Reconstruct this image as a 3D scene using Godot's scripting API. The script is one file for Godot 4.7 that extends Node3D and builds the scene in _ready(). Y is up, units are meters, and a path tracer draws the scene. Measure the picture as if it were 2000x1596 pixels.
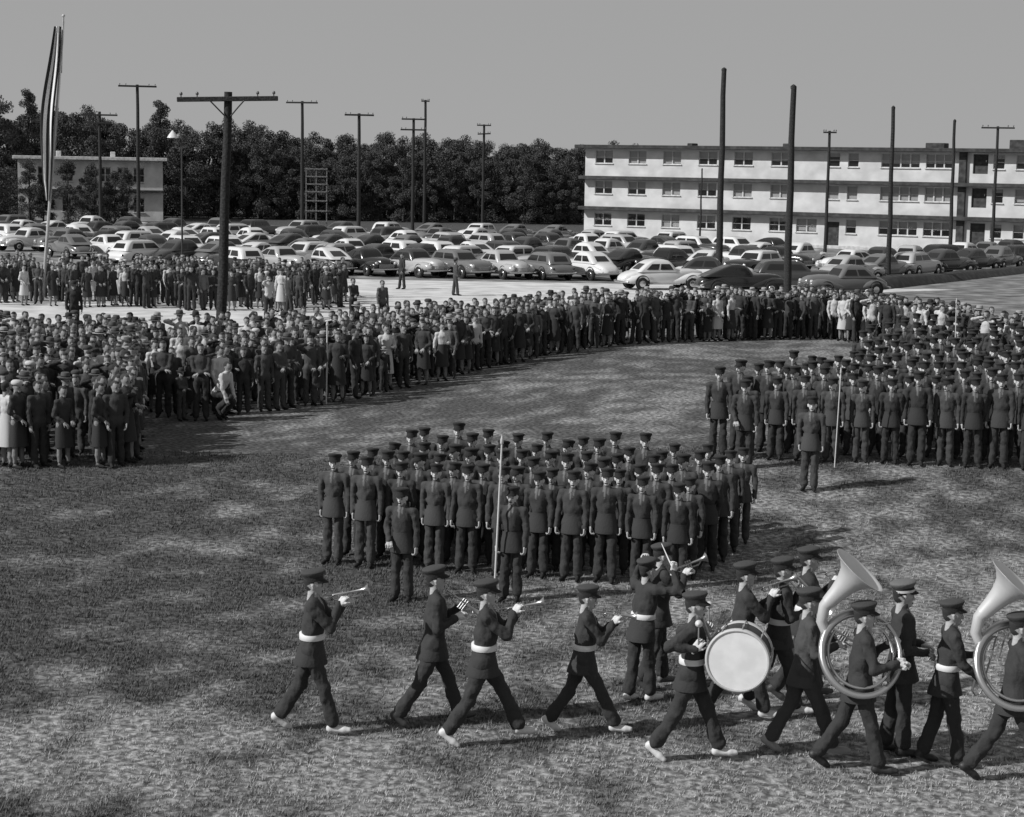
extends Node3D
# A drill field on a clear day: a marching band, two formations in dark uniform, spectators, parked cars, a wood and a white three-storey barracks.
# x runs to the right, -z away from the camera; FIELD places are given as (x, distance in front of the camera).

const CAM_HEIGHT := 6.4
enum { SKIN, COAT, TROUSERS, LIGHT, SHOE, HAIR, EYE, EXTRA }

# ---------------------------------------------------------------- mesh building
class Mb:
	var v := PackedVector3Array()
	var n := PackedVector3Array()
	var l := PackedByteArray()
	var uv := PackedVector2Array()
	var idx := PackedInt32Array()
	var lab := 0
	var has_uv := false

	func vert(p: Vector3, nn: Vector3, t := Vector2.ZERO) -> int:
		v.append(p); n.append(nn); l.append(lab); uv.append(t)
		return v.size() - 1

	func tri(a: Vector3, b: Vector3, c: Vector3) -> void:
		var nn := (c - a).cross(b - a).normalized()
		var i := vert(a, nn); vert(b, nn); vert(c, nn)
		idx.append_array([i, i + 1, i + 2])

	func quad(a: Vector3, b: Vector3, c: Vector3, d: Vector3) -> void:   # clockwise seen from the front
		var nn := (c - a).cross(b - a).normalized()
		var i := vert(a, nn, Vector2(0, 0)); vert(b, nn, Vector2(0, 1)); vert(c, nn, Vector2(1, 1)); vert(d, nn, Vector2(1, 0))
		idx.append_array([i, i + 1, i + 2, i, i + 2, i + 3])

	func box(c: Vector3, s: Vector3, b := Basis()) -> void:
		var h := s * 0.5
		for ax in 3:
			for sg in [-1.0, 1.0]:
				var u := Vector3.ZERO; var w := Vector3.ZERO; var o := Vector3.ZERO
				o[ax] = h[ax] * sg; u[(ax + 1) % 3] = h[(ax + 1) % 3]; w[(ax + 2) % 3] = h[(ax + 2) % 3] * sg
				# (u, w, o) right-handed: clockwise from outside is o-u-w, o-u+w, o+u+w, o+u-w
				quad(c + b * (o - u - w), c + b * (o - u + w), c + b * (o + u + w), c + b * (o + u - w))

	func cbox(c: Vector3, s: Vector3, ch: float, b := Basis()) -> void:   # box with chamfered edges round its y axis and top
		var ring := func(hx: float, hz: float, y: float) -> PackedVector3Array:
			var r := PackedVector3Array()
			for q in [[1, 1, 0], [1, 1, 1], [-1, 1, 1], [-1, 1, 0], [-1, -1, 0], [-1, -1, 1], [1, -1, 1], [1, -1, 0]]:
				var k: float = ch if q[2] == 1 else 0.0
				var k2: float = ch - k
				r.append(c + b * Vector3(q[0] * (hx - k), y, q[1] * (hz - k2)))
			return r
		var h := s * 0.5
		loft([ring.call(h.x - ch, h.z - ch, -h.y), ring.call(h.x, h.z, -h.y + ch), ring.call(h.x, h.z, h.y - ch), ring.call(h.x - ch, h.z - ch, h.y)], true, true, false)

	func loft(rings: Array, cap0 := true, cap1 := true, smooth := true, closed := true) -> void:
		var s: int = rings[0].size()
		var m := rings.size()
		var mid := Vector3.ZERO
		var mids := []
		for r in rings:
			var q := Vector3.ZERO
			for p in r: q += p
			mids.append(q / s)
		# orientation: normals must point away from the ring centres
		var sum := 0.0
		var spans := s if closed else s - 1
		for i in m - 1:
			for j in spans:
				var a: Vector3 = rings[i][j]; var b: Vector3 = rings[i + 1][j]; var c: Vector3 = rings[i + 1][(j + 1) % s]; var d: Vector3 = rings[i][(j + 1) % s]
				sum += (c - a).cross(b - a).dot((a + b + c + d) * 0.25 - (mids[i] + mids[i + 1]) * 0.5) + (d - a).cross(c - a).dot((a + c) * 0.5 - (mids[i] + mids[i + 1]) * 0.5)
		var flip := sum < 0.0
		if smooth:
			var acc := PackedVector3Array(); acc.resize(m * s)
			for i in m - 1:
				for j in spans:
					var j2 := (j + 1) % s
					var a: Vector3 = rings[i][j]; var b: Vector3 = rings[i + 1][j]; var c: Vector3 = rings[i + 1][j2]; var d: Vector3 = rings[i][j2]
					var fn := (c - a).cross(b - d)
					fn = (c - a).cross(b - d) * 1.0
					if flip: fn = -fn
					for k in [i * s + j, i * s + j2, (i + 1) * s + j, (i + 1) * s + j2]: acc[k] += fn
			var base := v.size()
			for i in m:
				for j in s:
					var nn := acc[i * s + j]
					vert(rings[i][j], nn.normalized() if nn.length_squared() > 1e-20 else Vector3.UP, Vector2(float(j) / s, float(i) / (m - 1)))
			for i in m - 1:
				for j in spans:
					var j2 := (j + 1) % s
					var a := base + i * s + j; var b := base + (i + 1) * s + j; var c := base + (i + 1) * s + j2; var d := base + i * s + j2
					if flip: idx.append_array([a, c, b, a, d, c])
					else: idx.append_array([a, b, c, a, c, d])
		else:
			for i in m - 1:
				for j in spans:
					var j2 := (j + 1) % s
					if flip: quad(rings[i][j], rings[i][j2], rings[i + 1][j2], rings[i + 1][j])
					else: quad(rings[i][j], rings[i + 1][j], rings[i + 1][j2], rings[i][j2])
		for e in 2:
			if (e == 0 and not cap0) or (e == 1 and not cap1): continue
			var r = rings[0 if e == 0 else m - 1]
			var ctr: Vector3 = mids[0 if e == 0 else m - 1]
			var out: Vector3 = ctr - mids[1 if e == 0 else m - 2]
			for j in s:
				var a: Vector3 = r[j]; var b: Vector3 = r[(j + 1) % s]
				if (b - ctr).cross(a - ctr).dot(out) > 0: tri(ctr, a, b)
				else: tri(ctr, b, a)

	func tube(pts: Array, rads: Array, sides := 8, cap := true, closed := false) -> void:
		var rings := []
		var m := pts.size()
		var up := Vector3.ZERO
		for i in m:
			var t: Vector3
			if closed: t = pts[(i + 1) % m] - pts[(i - 1 + m) % m]
			else: t = pts[mini(i + 1, m - 1)] - pts[maxi(i - 1, 0)]
			t = t.normalized()
			if up == Vector3.ZERO:
				up = Vector3.UP if absf(t.y) < 0.9 else Vector3.RIGHT
			up = (up - t * up.dot(t)).normalized()
			var w := t.cross(up)
			var r := PackedVector3Array()
			var rad: float = rads[i] if i < rads.size() else rads[rads.size() - 1]
			for j in sides:
				var a := TAU * j / sides
				r.append(pts[i] + (up * cos(a) + w * sin(a)) * rad)
			rings.append(r)
		if closed: rings.append(rings[0])
		loft(rings, cap and not closed, cap and not closed)

	func lathe(prof: Array, sides: int, xf := Transform3D(), cap0 := false, cap1 := false, smooth := true) -> void:   # prof: Vector2(radius, height along y)
		var rings := []
		for p in prof:
			var r := PackedVector3Array()
			for j in sides:
				var a := TAU * j / sides
				r.append(xf * Vector3(cos(a) * p.x, p.y, sin(a) * p.x))
			rings.append(r)
		loft(rings, cap0, cap1, smooth)

	func add(o: Mb, xf: Transform3D) -> void:
		var base := v.size()
		var nb := xf.basis.orthonormalized() if xf.basis.determinant() > 0 else xf.basis
		for i in o.v.size():
			v.append(xf * o.v[i]); n.append((nb * o.n[i]).normalized())
		l.append_array(o.l); uv.append_array(o.uv)
		var fl := xf.basis.determinant() < 0
		for i in range(0, o.idx.size(), 3):
			if fl: idx.append_array([base + o.idx[i], base + o.idx[i + 2], base + o.idx[i + 1]])
			else: idx.append_array([base + o.idx[i], base + o.idx[i + 1], base + o.idx[i + 2]])

	func mesh(pal: Array = []) -> ArrayMesh:
		var arr := []
		arr.resize(Mesh.ARRAY_MAX)
		arr[Mesh.ARRAY_VERTEX] = v
		arr[Mesh.ARRAY_NORMAL] = n
		arr[Mesh.ARRAY_INDEX] = idx
		if has_uv: arr[Mesh.ARRAY_TEX_UV] = uv
		if pal.size() > 0:
			var c := PackedColorArray(); c.resize(v.size())
			for i in v.size():
				var g: float = pal[l[i]]
				c[i] = Color(g, g, g)
			arr[Mesh.ARRAY_COLOR] = c
		var a := ArrayMesh.new()
		a.add_surface_from_arrays(Mesh.PRIMITIVE_TRIANGLES, arr)
		return a

# ---------------------------------------------------------------- distance field for bodies, meshed as surface nets
class Sdf:
	var o: Vector3
	var cs: float
	var nx: int
	var ny: int
	var nz: int
	var f := PackedFloat32Array()
	var raw := PackedFloat32Array()
	var lb := PackedByteArray()
	var crease: FastNoiseLite

	func _init(lo: Vector3, hi: Vector3, cell: float) -> void:
		o = lo; cs = cell
		nx = int(ceil((hi.x - lo.x) / cell)) + 2; ny = int(ceil((hi.y - lo.y) / cell)) + 2; nz = int(ceil((hi.z - lo.z) / cell)) + 2
		f.resize(nx * ny * nz); f.fill(1000.0)
		raw.resize(nx * ny * nz); raw.fill(1000.0)
		lb.resize(nx * ny * nz)

	func bone(a: Vector3, b: Vector3, ra: float, rb: float, label: int, k := 0.03, flat := 1.0, fd := Vector3.RIGHT, wave := 0.0) -> void:
		var m := maxf(ra, rb) + k + cs * 2.0
		var i0 := maxi(0, int((minf(a.x, b.x) - m - o.x) / cs)); var i1 := mini(nx - 1, int((maxf(a.x, b.x) + m - o.x) / cs) + 1)
		var j0 := maxi(0, int((minf(a.y, b.y) - m - o.y) / cs)); var j1 := mini(ny - 1, int((maxf(a.y, b.y) + m - o.y) / cs) + 1)
		var k0 := maxi(0, int((minf(a.z, b.z) - m - o.z) / cs)); var k1 := mini(nz - 1, int((maxf(a.z, b.z) + m - o.z) / cs) + 1)
		var ab := b - a
		var inv := 1.0 / maxf(ab.length_squared(), 1e-9)
		var dr := rb - ra
		var sq := 1.0 / flat - 1.0
		var lim := k + cs * 2.0
		for kk in range(k0, k1 + 1):
			for jj in range(j0, j1 + 1):
				var at := (kk * ny + jj) * nx
				for ii in range(i0, i1 + 1):
					var q := o + Vector3(ii, jj, kk) * cs - a
					var t := clampf(q.dot(ab) * inv, 0.0, 1.0)
					q -= ab * t
					if sq != 0.0: q += fd * (q.dot(fd) * sq)
					var d := q.length() - (ra + dr * t)
					if d > lim: continue
					if wave != 0.0: d += wave * crease.get_noise_3d(ii * cs + o.x, (jj * cs + o.y) * 0.7, kk * cs + o.z)
					var w := at + ii
					if d < raw[w]:
						raw[w] = d; lb[w] = label
					var e := f[w]
					var hh := maxf(k - absf(d - e), 0.0)
					f[w] = minf(d, e) - hh * hh * 0.25 / k

	func into(mb: Mb) -> void:
		var vid := PackedInt32Array(); vid.resize(f.size()); vid.fill(-1)
		var sy := nx; var sz := nx * ny
		var lim := cs * 3.2
		var co := [0, 1, sy, sy + 1, sz, sz + 1, sz + sy, sz + sy + 1]
		var cp := [Vector3(0, 0, 0), Vector3(1, 0, 0), Vector3(0, 1, 0), Vector3(1, 1, 0), Vector3(0, 0, 1), Vector3(1, 0, 1), Vector3(0, 1, 1), Vector3(1, 1, 1)]
		var ed := [[0, 1], [2, 3], [4, 5], [6, 7], [0, 2], [1, 3], [4, 6], [5, 7], [0, 4], [1, 5], [2, 6], [3, 7]]
		var d := PackedFloat32Array(); d.resize(8)
		for k in range(0, nz - 1):
			for j in range(0, ny - 1):
				var at := (k * ny + j) * nx
				for i in range(0, nx - 1):
					var b := at + i
					var v0 := f[b]
					if v0 > lim or v0 < -lim: continue
					var neg := 0
					var best := 1e9
					var bl := 0
					for c in 8:
						var w: int = b + co[c]
						var q := f[w]
						d[c] = q
						if q < 0.0: neg += 1
						if q < best:
							best = q; bl = lb[w]
					if neg == 0 or neg == 8: continue
					var p := Vector3.ZERO
					var cnt := 0
					for e in ed:
						var d0 := d[e[0]]; var d1 := d[e[1]]
						if (d0 < 0.0) != (d1 < 0.0):
							p += (cp[e[0]] as Vector3).lerp(cp[e[1]], d0 / (d0 - d1)); cnt += 1
					p /= cnt
					var g := Vector3(d[1] + d[3] + d[5] + d[7] - d[0] - d[2] - d[4] - d[6], d[2] + d[3] + d[6] + d[7] - d[0] - d[1] - d[4] - d[5], d[4] + d[5] + d[6] + d[7] - d[0] - d[1] - d[2] - d[3])
					mb.lab = bl
					vid[b] = mb.vert(o + (Vector3(i, j, k) + p) * cs, g.normalized())
					if i == 0 or j == 0 or k == 0: continue
					for ax in 3:
						var s: int = [1, sy, sz][ax]
						if (v0 < 0.0) == (f[b + s] < 0.0): continue
						var s1: int = [sy, sz, 1][ax]; var s2: int = [sz, 1, sy][ax]
						var q0 := vid[b]; var q1 := vid[b - s1]; var q2 := vid[b - s1 - s2]; var q3 := vid[b - s2]
						if q1 < 0 or q2 < 0 or q3 < 0: continue
						if v0 < 0.0: mb.idx.append_array([q0, q3, q2, q0, q2, q1])
						else: mb.idx.append_array([q0, q1, q2, q0, q2, q3])

# ---------------------------------------------------------------- shared state and helpers
var rng := RandomNumberGenerator.new()
var taken := {}
var M := {}
var head_mb: Mb
var head_small: Mb
var hand_grip: Mb
var hand_open: Mb
var hand_small: Mb
var crease := FastNoiseLite.new()

func numbered(s: String) -> String:
	var k: int = taken.get(s, 0)
	taken[s] = k + 1
	return s if k == 0 else "%s_%03d" % [s, k]

func tag(o: Node, label: String, category: String, group := "", kind := "") -> void:
	if label: o.set_meta("label", label)
	if category: o.set_meta("category", category)
	if group: o.set_meta("group", group)
	if kind: o.set_meta("kind", kind)

func thing(called: String, label: String, category: String, at: Vector3, turn := 0.0, group := "") -> Node3D:
	var o := Node3D.new()
	o.name = numbered(called)
	add_child(o)
	o.position = at
	o.rotation.y = turn
	tag(o, label, category, group)
	return o

func part(called: String, mesh: Mesh, mat: Material, parent: Node) -> MeshInstance3D:
	var o := MeshInstance3D.new()
	o.name = called
	o.mesh = mesh
	o.material_override = mat
	parent.add_child(o, true)
	return o

func structure(called: String, mesh: Mesh, mat: Material) -> MeshInstance3D:
	var o := part(numbered(called), mesh, mat, self)
	tag(o, "", "", "", "structure")
	return o

func copy(o: Node3D, at: Vector3, turn: float, sc := 1.0) -> Node3D:
	var c: Node3D = o.duplicate()
	c.name = numbered(o.name.get_slice("_0", 0))
	add_child(c)
	c.position = at
	c.rotation = Vector3(0, turn, 0)
	c.scale = Vector3.ONE * sc
	return c

func ss(a: float, b: float, x: float) -> float:
	var t := clampf((x - a) / (b - a), 0.0, 1.0)
	return t * t * (3.0 - 2.0 * t)

func ground_y(x: float, d: float) -> float:   # the field rises a little towards the far formation
	return 0.35 * ss(29, 38, d) + 0.3 * ss(29, 38, d) * ss(-4, 5, x) * (1.0 - ss(60, 75, d))

func P(x: float, d: float) -> Vector3:
	return Vector3(x, ground_y(x, d), -d)

func ordinal(k: int) -> String:
	var words := ["first", "second", "third", "fourth", "fifth", "sixth", "seventh", "eighth", "ninth", "tenth"]
	if k >= 1 and k <= 10: return words[k - 1]
	var t := "th"
	if k % 100 < 11 or k % 100 > 13: t = ["th", "st", "nd", "rd", "th", "th", "th", "th", "th", "th"][k % 10]
	return str(k) + t

func grey(lin: float) -> Color:
	return Color(lin, lin, lin).linear_to_srgb()

func noise_tex(size: int, freq: float, lo: float, hi: float, sd: int, octaves := 4, normal := false, kind := FastNoiseLite.TYPE_SIMPLEX_SMOOTH) -> ImageTexture:
	var fn := FastNoiseLite.new()
	fn.noise_type = kind
	fn.seed = sd
	fn.frequency = freq
	fn.fractal_octaves = octaves
	var im := fn.get_seamless_image(size, size)
	im.convert(Image.FORMAT_RGB8)
	if normal:
		im.bump_map_to_normal_map(hi)
		return ImageTexture.create_from_image(im)
	var data := im.get_data()
	var lut := PackedByteArray()
	for i in 256:
		lut.append(int(clampf(lerpf(lo, hi, clampf((i / 255.0 - 0.2) / 0.6, 0, 1)), 0, 1) * 255.0))
	for i in data.size():
		data[i] = lut[data[i]]
	return ImageTexture.create_from_image(Image.create_from_data(size, size, false, Image.FORMAT_RGB8, data))

func mat(lin: float, rough := 0.85, metal := 0.0) -> StandardMaterial3D:
	var m := StandardMaterial3D.new()
	m.albedo_color = grey(lin)
	m.roughness = rough
	m.metallic = metal
	return m

func triplanar(m: StandardMaterial3D, albedo: Texture2D, scale: float, normal: Texture2D = null, depth := 0.5, world := true) -> StandardMaterial3D:
	m.albedo_texture = albedo
	m.uv1_triplanar = true
	m.uv1_world_triplanar = world
	m.uv1_scale = Vector3.ONE * scale
	if normal:
		m.normal_enabled = true
		m.normal_texture = normal
		m.normal_scale = depth
	return m

# ---------------------------------------------------------------- people
# A figure faces +x; its right hand is on the +z side; its feet stand on y = 0.
func build_heads() -> void:
	for small in [false, true]:
		var s := Sdf.new(Vector3(-0.15, -0.09, -0.12), Vector3(0.15, 0.25, 0.12), 0.016 if small else 0.0085)
		s.bone(Vector3(-0.012, 0.118, 0), Vector3(0.012, 0.118, 0), 0.092, 0.09, SKIN, 0.02, 0.84, Vector3.BACK)
		s.bone(Vector3(0.028, 0.07, 0), Vector3(0.05, 0.006, 0), 0.064, 0.038, SKIN, 0.03, 0.9, Vector3.BACK)
		s.bone(Vector3(-0.03, -0.08, 0), Vector3(-0.012, 0.05, 0), 0.053, 0.055, SKIN, 0.03)
		s.bone(Vector3(-0.028, 0.128, 0), Vector3(-0.04, 0.085, 0), 0.094, 0.07, HAIR, 0.01, 0.86, Vector3.BACK)
		s.bone(Vector3(-0.03, 0.137, 0), Vector3(0.026, 0.152, 0), 0.088, 0.068, HAIR, 0.012, 0.88, Vector3.BACK)
		if small:
			for z in [-1.0, 1.0]: s.bone(Vector3(0.08, 0.09, 0.032 * z), Vector3(0.082, 0.09, 0.036 * z), 0.016, 0.016, EYE, 0.004)
			s.bone(Vector3(0.09, 0.075, 0), Vector3(0.104, 0.055, 0), 0.014, 0.016, SKIN, 0.01)
		if not small:
			s.bone(Vector3(0.09, 0.09, 0), Vector3(0.107, 0.055, 0), 0.009, 0.014, SKIN, 0.012)
			s.bone(Vector3(0.078, 0.105, -0.035), Vector3(0.078, 0.105, 0.035), 0.014, 0.014, HAIR, 0.008)
			s.bone(Vector3(0.083, 0.018, -0.018), Vector3(0.083, 0.018, 0.018), 0.011, 0.011, EYE, 0.006)
			for z in [-1.0, 1.0]:
				s.bone(Vector3(0.079, 0.085, 0.03 * z), Vector3(0.08, 0.085, 0.034 * z), 0.0115, 0.0115, EYE, 0.004)
				s.bone(Vector3(-0.005, 0.06, 0.076 * z), Vector3(-0.012, 0.095, 0.08 * z), 0.013, 0.016, SKIN, 0.008)
		var mb := Mb.new()
		s.into(mb)
		if small: head_small = mb
		else: head_mb = mb

func build_hands() -> void:   # wrist at the origin, fingers along +x, thumb on the +z side, palm facing -y
	for kind in 3:
		var s := Sdf.new(Vector3(-0.05, -0.12, -0.09), Vector3(0.22, 0.06, 0.1), 0.0075 if kind < 2 else 0.013)
		var lab := LIGHT
		s.bone(Vector3(-0.03, 0, 0), Vector3(0.02, 0, 0), 0.027, 0.03, lab, 0.02)
		s.bone(Vector3(0.03, 0, -0.018), Vector3(0.085, 0, -0.024), 0.028, 0.024, lab, 0.02, 0.6, Vector3.UP)
		s.bone(Vector3(0.03, 0, 0.018), Vector3(0.085, 0, 0.024), 0.028, 0.024, lab, 0.02, 0.6, Vector3.UP)
		var curl: float = [1.05, 0.35, 0.6][kind]
		for q in 4:
			var z := -0.036 + 0.024 * q
			var ln: float = [0.03, 0.038, 0.041, 0.036][q]
			var p := Vector3(0.09, 0, z)
			var a := curl * 0.5
			for seg in 3:
				var e: Vector3 = p + Vector3(cos(a), -sin(a), 0) * ln * [1.0, 0.75, 0.6][seg]
				s.bone(p, e, 0.0105 - 0.001 * seg, 0.0095 - 0.001 * seg, lab, 0.004)
				p = e
				a += curl * 0.9
		var t0 := Vector3(0.025, -0.004, 0.03)
		var t1 := t0 + Vector3(0.032, -0.012, 0.03)
		var t2 := t1 + Vector3(0.03, -0.016 * (1.0 + curl), 0.006)
		s.bone(t0, t1, 0.015, 0.0125, lab, 0.008)
		s.bone(t1, t2, 0.012, 0.0095, lab, 0.004)
		var mb := Mb.new()
		s.into(mb)
		if kind == 0: hand_grip = mb
		elif kind == 1: hand_open = mb
		else: hand_small = mb

func limb(root: Vector3, target: Vector3, l1: float, l2: float, hint: Vector3) -> Array:
	var d := target - root
	var ln := minf(d.length(), l1 + l2 - 0.004)
	var dir := d.normalized()
	var a := (l1 * l1 - l2 * l2 + ln * ln) / (2.0 * ln)
	var hh := sqrt(maxf(l1 * l1 - a * a, 0.0))
	var perp := (hint - dir * hint.dot(dir)).normalized()
	return [root + dir * a + perp * hh, root + dir * ln]

func frame_from(x: Vector3, up: Vector3) -> Basis:
	x = x.normalized()
	var z := x.cross(up).normalized()
	return Basis(x, z.cross(x), z)

# o: rt/rk/rf and lt/lk/lf = thigh angle, knee bend and foot pitch of the right and left leg in degrees; rh, lh = wrist places; lean; yaw, nod of the head
func figure(o: Dictionary) -> Dictionary:
	var cell: float = o.get("cell", 0.022)
	var mb := Mb.new()
	var fat: float = o.get("fat", 1.0)
	# legs, from a hip at y = 0
	var legs := []
	var low := 1e9
	for s in 2:
		var k: String = ["r", "l"][s]
		var sg: float = [1.0, -1.0][s]
		var ta := deg_to_rad(o.get(k + "t", 0.0)); var sa := ta - deg_to_rad(o.get(k + "k", 0.0)); var fa := deg_to_rad(o.get(k + "f", 0.0))
		var sp: float = o.get("spread", 0.0)
		var hip := Vector3(0, 0, 0.09 * sg)
		var knee := hip + Vector3(sin(ta), -cos(ta), sp * sg) * 0.43
		var ank := knee + Vector3(sin(sa), -cos(sa), sp * sg) * 0.415
		var toe_out := 0.15 * sg
		var fv := Vector3(cos(fa), -sin(fa), toe_out).normalized()
		var pv := Vector3(-sin(fa), -cos(fa), 0)
		var heel := ank + pv * 0.04 - fv * 0.035
		var ball := ank + pv * 0.052 + fv * 0.115
		var toe := ank + pv * 0.056 + fv * 0.175
		low = minf(low, minf(minf(heel.y - 0.037, ball.y - 0.036), toe.y - 0.027))
		legs.append([hip, knee, ank, heel, ball, toe])
	var hipy := -low
	var lean := deg_to_rad(o.get("lean", 0.0))
	var up := Vector3(sin(lean), cos(lean), 0)
	var H := Vector3(0, hipy, 0)
	var neck := H + up * 0.56
	var shy := H + up * 0.50
	var off := Vector3(0, hipy, 0)
	var wd: float = 0.86 if o.has("skirt") else 1.0
	var reach: float = o.get("reach", 0.62)
	var sdf := Sdf.new(Vector3(-0.62, -0.02, -0.42), Vector3(reach, hipy + 0.78, 0.42), cell)
	sdf.crease = crease
	crease.seed = o.get("seed", 1)
	var wv := 0.02
	for s in 2:
		var q: Array = legs[s]
		var hem: float = o.get("hem", 0.08)
		sdf.bone(q[0] + off, q[1] + off, 0.093 * fat, 0.07, TROUSERS, 0.03, 1.0, Vector3.RIGHT, wv)
		sdf.bone(q[1] + off, q[2] + off + (q[1] - q[2]).normalized() * 0.045, 0.07, hem, TROUSERS, 0.03, 1.0, Vector3.RIGHT, wv)
		if not o.has("shoes"):
			sdf.bone(q[3] + off, q[4] + off, 0.037, 0.036, SHOE, 0.02)
			sdf.bone(q[4] + off, q[5] + off, 0.036, 0.027, SHOE, 0.01)
	sdf.bone(H + Vector3(0, 0.02, -0.06), H + Vector3(0, 0.02, 0.06), 0.112 * fat, 0.112 * fat, COAT if o.get("coat", true) else TROUSERS, 0.04, 0.9, Vector3.RIGHT)
	sdf.bone(H + up * 0.1, H + up * 0.27, 0.138 * fat, 0.142 * fat, COAT, 0.05, 0.78, Vector3.RIGHT, wv)
	sdf.bone(H + up * 0.3 + Vector3(0.01, 0, 0), H + up * 0.42 + Vector3(0.012, 0, 0), 0.158 * fat, 0.155, COAT, 0.05, 0.72, Vector3.RIGHT, wv)
	sdf.bone(shy + Vector3(-0.005, 0.012, -0.168 * wd), shy + Vector3(-0.005, 0.012, 0.168 * wd), 0.058, 0.058, COAT, 0.03)
	sdf.bone(shy + up * 0.02, neck + up * 0.02, 0.072, 0.06, COAT, 0.03)
	if o.get("coat", true) and not o.get("bare", false): sdf.bone(neck + up * 0.03 + Vector3(-0.004, 0, 0), neck + up * 0.05 + Vector3(-0.004, 0, 0), 0.062, 0.06, COAT, 0.008)
	sdf.bone(neck, neck + up * 0.07, 0.053, 0.05, SKIN, 0.01)
	# arms
	var rest := Vector3(0.03, hipy - 0.06, 0.25)
	var hands := []
	for s in 2:
		var sg: float = [1.0, -1.0][s]
		var key: String = ["rh", "lh"][s]
		var sh := shy + Vector3(0, 0, 0.196 * wd * sg)
		var target: Vector3 = o.get(key, Vector3(rest.x, rest.y, rest.z * sg))
		var hint: Vector3 = o.get(key + "_hint", Vector3(-0.35, -1.0, 0.35 * sg))
		var r := limb(sh, target, 0.29, 0.265, hint)
		sdf.bone(sh, r[0], 0.064, 0.053, COAT, 0.03, 1.0, Vector3.RIGHT, wv)
		var bare: bool = o.get("bare", false)
		sdf.bone(r[0], r[1], 0.052 if not bare else 0.045, 0.043 if not bare else 0.03, SKIN if bare else COAT, 0.025, 1.0, Vector3.RIGHT, wv if not bare else 0.0)
		var fdir: Vector3 = o.get(key + "_dir", (r[1] - r[0]).normalized())
		hands.append([r[1], fdir, sg])
	sdf.into(mb)
	if o.has("shirt"):   # shirt front and tie in the opening of the jacket
		for i in mb.v.size():
			var p := mb.v[i] - H
			var hh := p.dot(up)
			if mb.l[i] == COAT and p.x > 0.03 and hh > 0.33 and mb.n[i].x > 0.1:
				var w := absf(p.z)
				if hh > 0.37 and w < (hh - 0.36) * 0.22 + 0.004: mb.l[i] = EYE if w < 0.011 else EXTRA
	# hands
	for h in hands:
		var b := frame_from(h[1], Vector3(0, 0.4, 1.0 * h[2]) if absf(h[1].y) > 0.75 else Vector3(0, 1, 0.2 * h[2]))
		if h[2] < 0: b = b * Basis(Vector3.RIGHT, Vector3.UP, Vector3.FORWARD)
		var src: Mb = hand_small if cell > 0.025 else (hand_grip if o.get("grip", true) else hand_open)
		mb.add(src, Transform3D(b, h[0]))
	# head
	var hb := Basis(Vector3.UP, deg_to_rad(o.get("yaw", 0.0))) * Basis(Vector3.BACK, deg_to_rad(o.get("nod", 0.0)))
	var hx := Transform3D(hb, neck + up * 0.064)
	mb.add(head_small if cell > 0.025 else head_mb, hx)
	return {"mb": mb, "head": hx, "hip": hipy, "up": up, "legs": legs, "off": off}

func cap_mesh(top: float) -> ArrayMesh:   # peaked service cap; label 0 crown, 1 band, 2 visor
	var mb := Mb.new()
	var tilt := Transform3D(Basis(Vector3.BACK, 0.13).scaled(Vector3(1.06, 1, 0.9)), Vector3(-0.008, 0.153, 0))
	mb.lab = 1
	mb.lathe([Vector2(0.1, -0.02), Vector2(0.102, 0.03)], 20, tilt)
	mb.lab = 0
	mb.lathe([Vector2(0.102, 0.03), Vector2(0.118, 0.05), Vector2(0.128, 0.07), Vector2(0.125, 0.084), Vector2(0.095, 0.096), Vector2(0.04, 0.1), Vector2(0.001, 0.1)], 20, tilt)
	mb.lab = 2
	var r0 := PackedVector3Array(); var r1 := PackedVector3Array(); var r2 := PackedVector3Array(); var r3 := PackedVector3Array()
	for j in 11:
		var a := lerpf(-1.25, 1.25, j / 10.0)
		var ext := 0.046 * cos(a * 0.9)
		r0.append(tilt * Vector3(cos(a) * 0.098, -0.008, sin(a) * 0.098))
		r1.append(tilt * Vector3(cos(a) * 0.1 + ext, -0.03 - 0.4 * ext, sin(a) * 0.1))
		r2.append(tilt * Vector3(cos(a) * 0.1 + ext, -0.034 - 0.4 * ext, sin(a) * 0.1))
		r3.append(tilt * Vector3(cos(a) * 0.098, -0.013, sin(a) * 0.098))
	mb.loft([r0, r1, r2, r3], false, false, false, false)
	return mb.mesh([top, 0.02, 0.012])

func hat_mesh(tone: float, woman := false) -> ArrayMesh:
	var mb := Mb.new()
	var xf := Transform3D(Basis(Vector3.BACK, -0.06), Vector3(-0.008, 0.155, 0))
	mb.lab = 0
	if woman:
		mb.lathe([Vector2(0.1, -0.02), Vector2(0.12, 0.0), Vector2(0.115, 0.04), Vector2(0.08, 0.07), Vector2(0.001, 0.08)], 14, xf)
	else:
		mb.lathe([Vector2(0.098, 0.006), Vector2(0.165, -0.002), Vector2(0.17, 0.006), Vector2(0.102, 0.014), Vector2(0.1, 0.04)], 16, xf)
		mb.lab = 1
		mb.lathe([Vector2(0.1025, 0.013), Vector2(0.1025, 0.04)], 16, xf)
		mb.lab = 0
		mb.lathe([Vector2(0.1, 0.04), Vector2(0.093, 0.1), Vector2(0.07, 0.115), Vector2(0.03, 0.1), Vector2(0.001, 0.098)], 16, xf)
	return mb.mesh([tone, 0.02])

func oval(rx: float, rz: float, y: float, c: Vector3, count := 20, sq := 1.0) -> PackedVector3Array:
	var r := PackedVector3Array()
	for j in count:
		var a := TAU * j / count
		r.append(c + Vector3(cos(a) * rx, y, sin(a) * rz))
	return r

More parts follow.
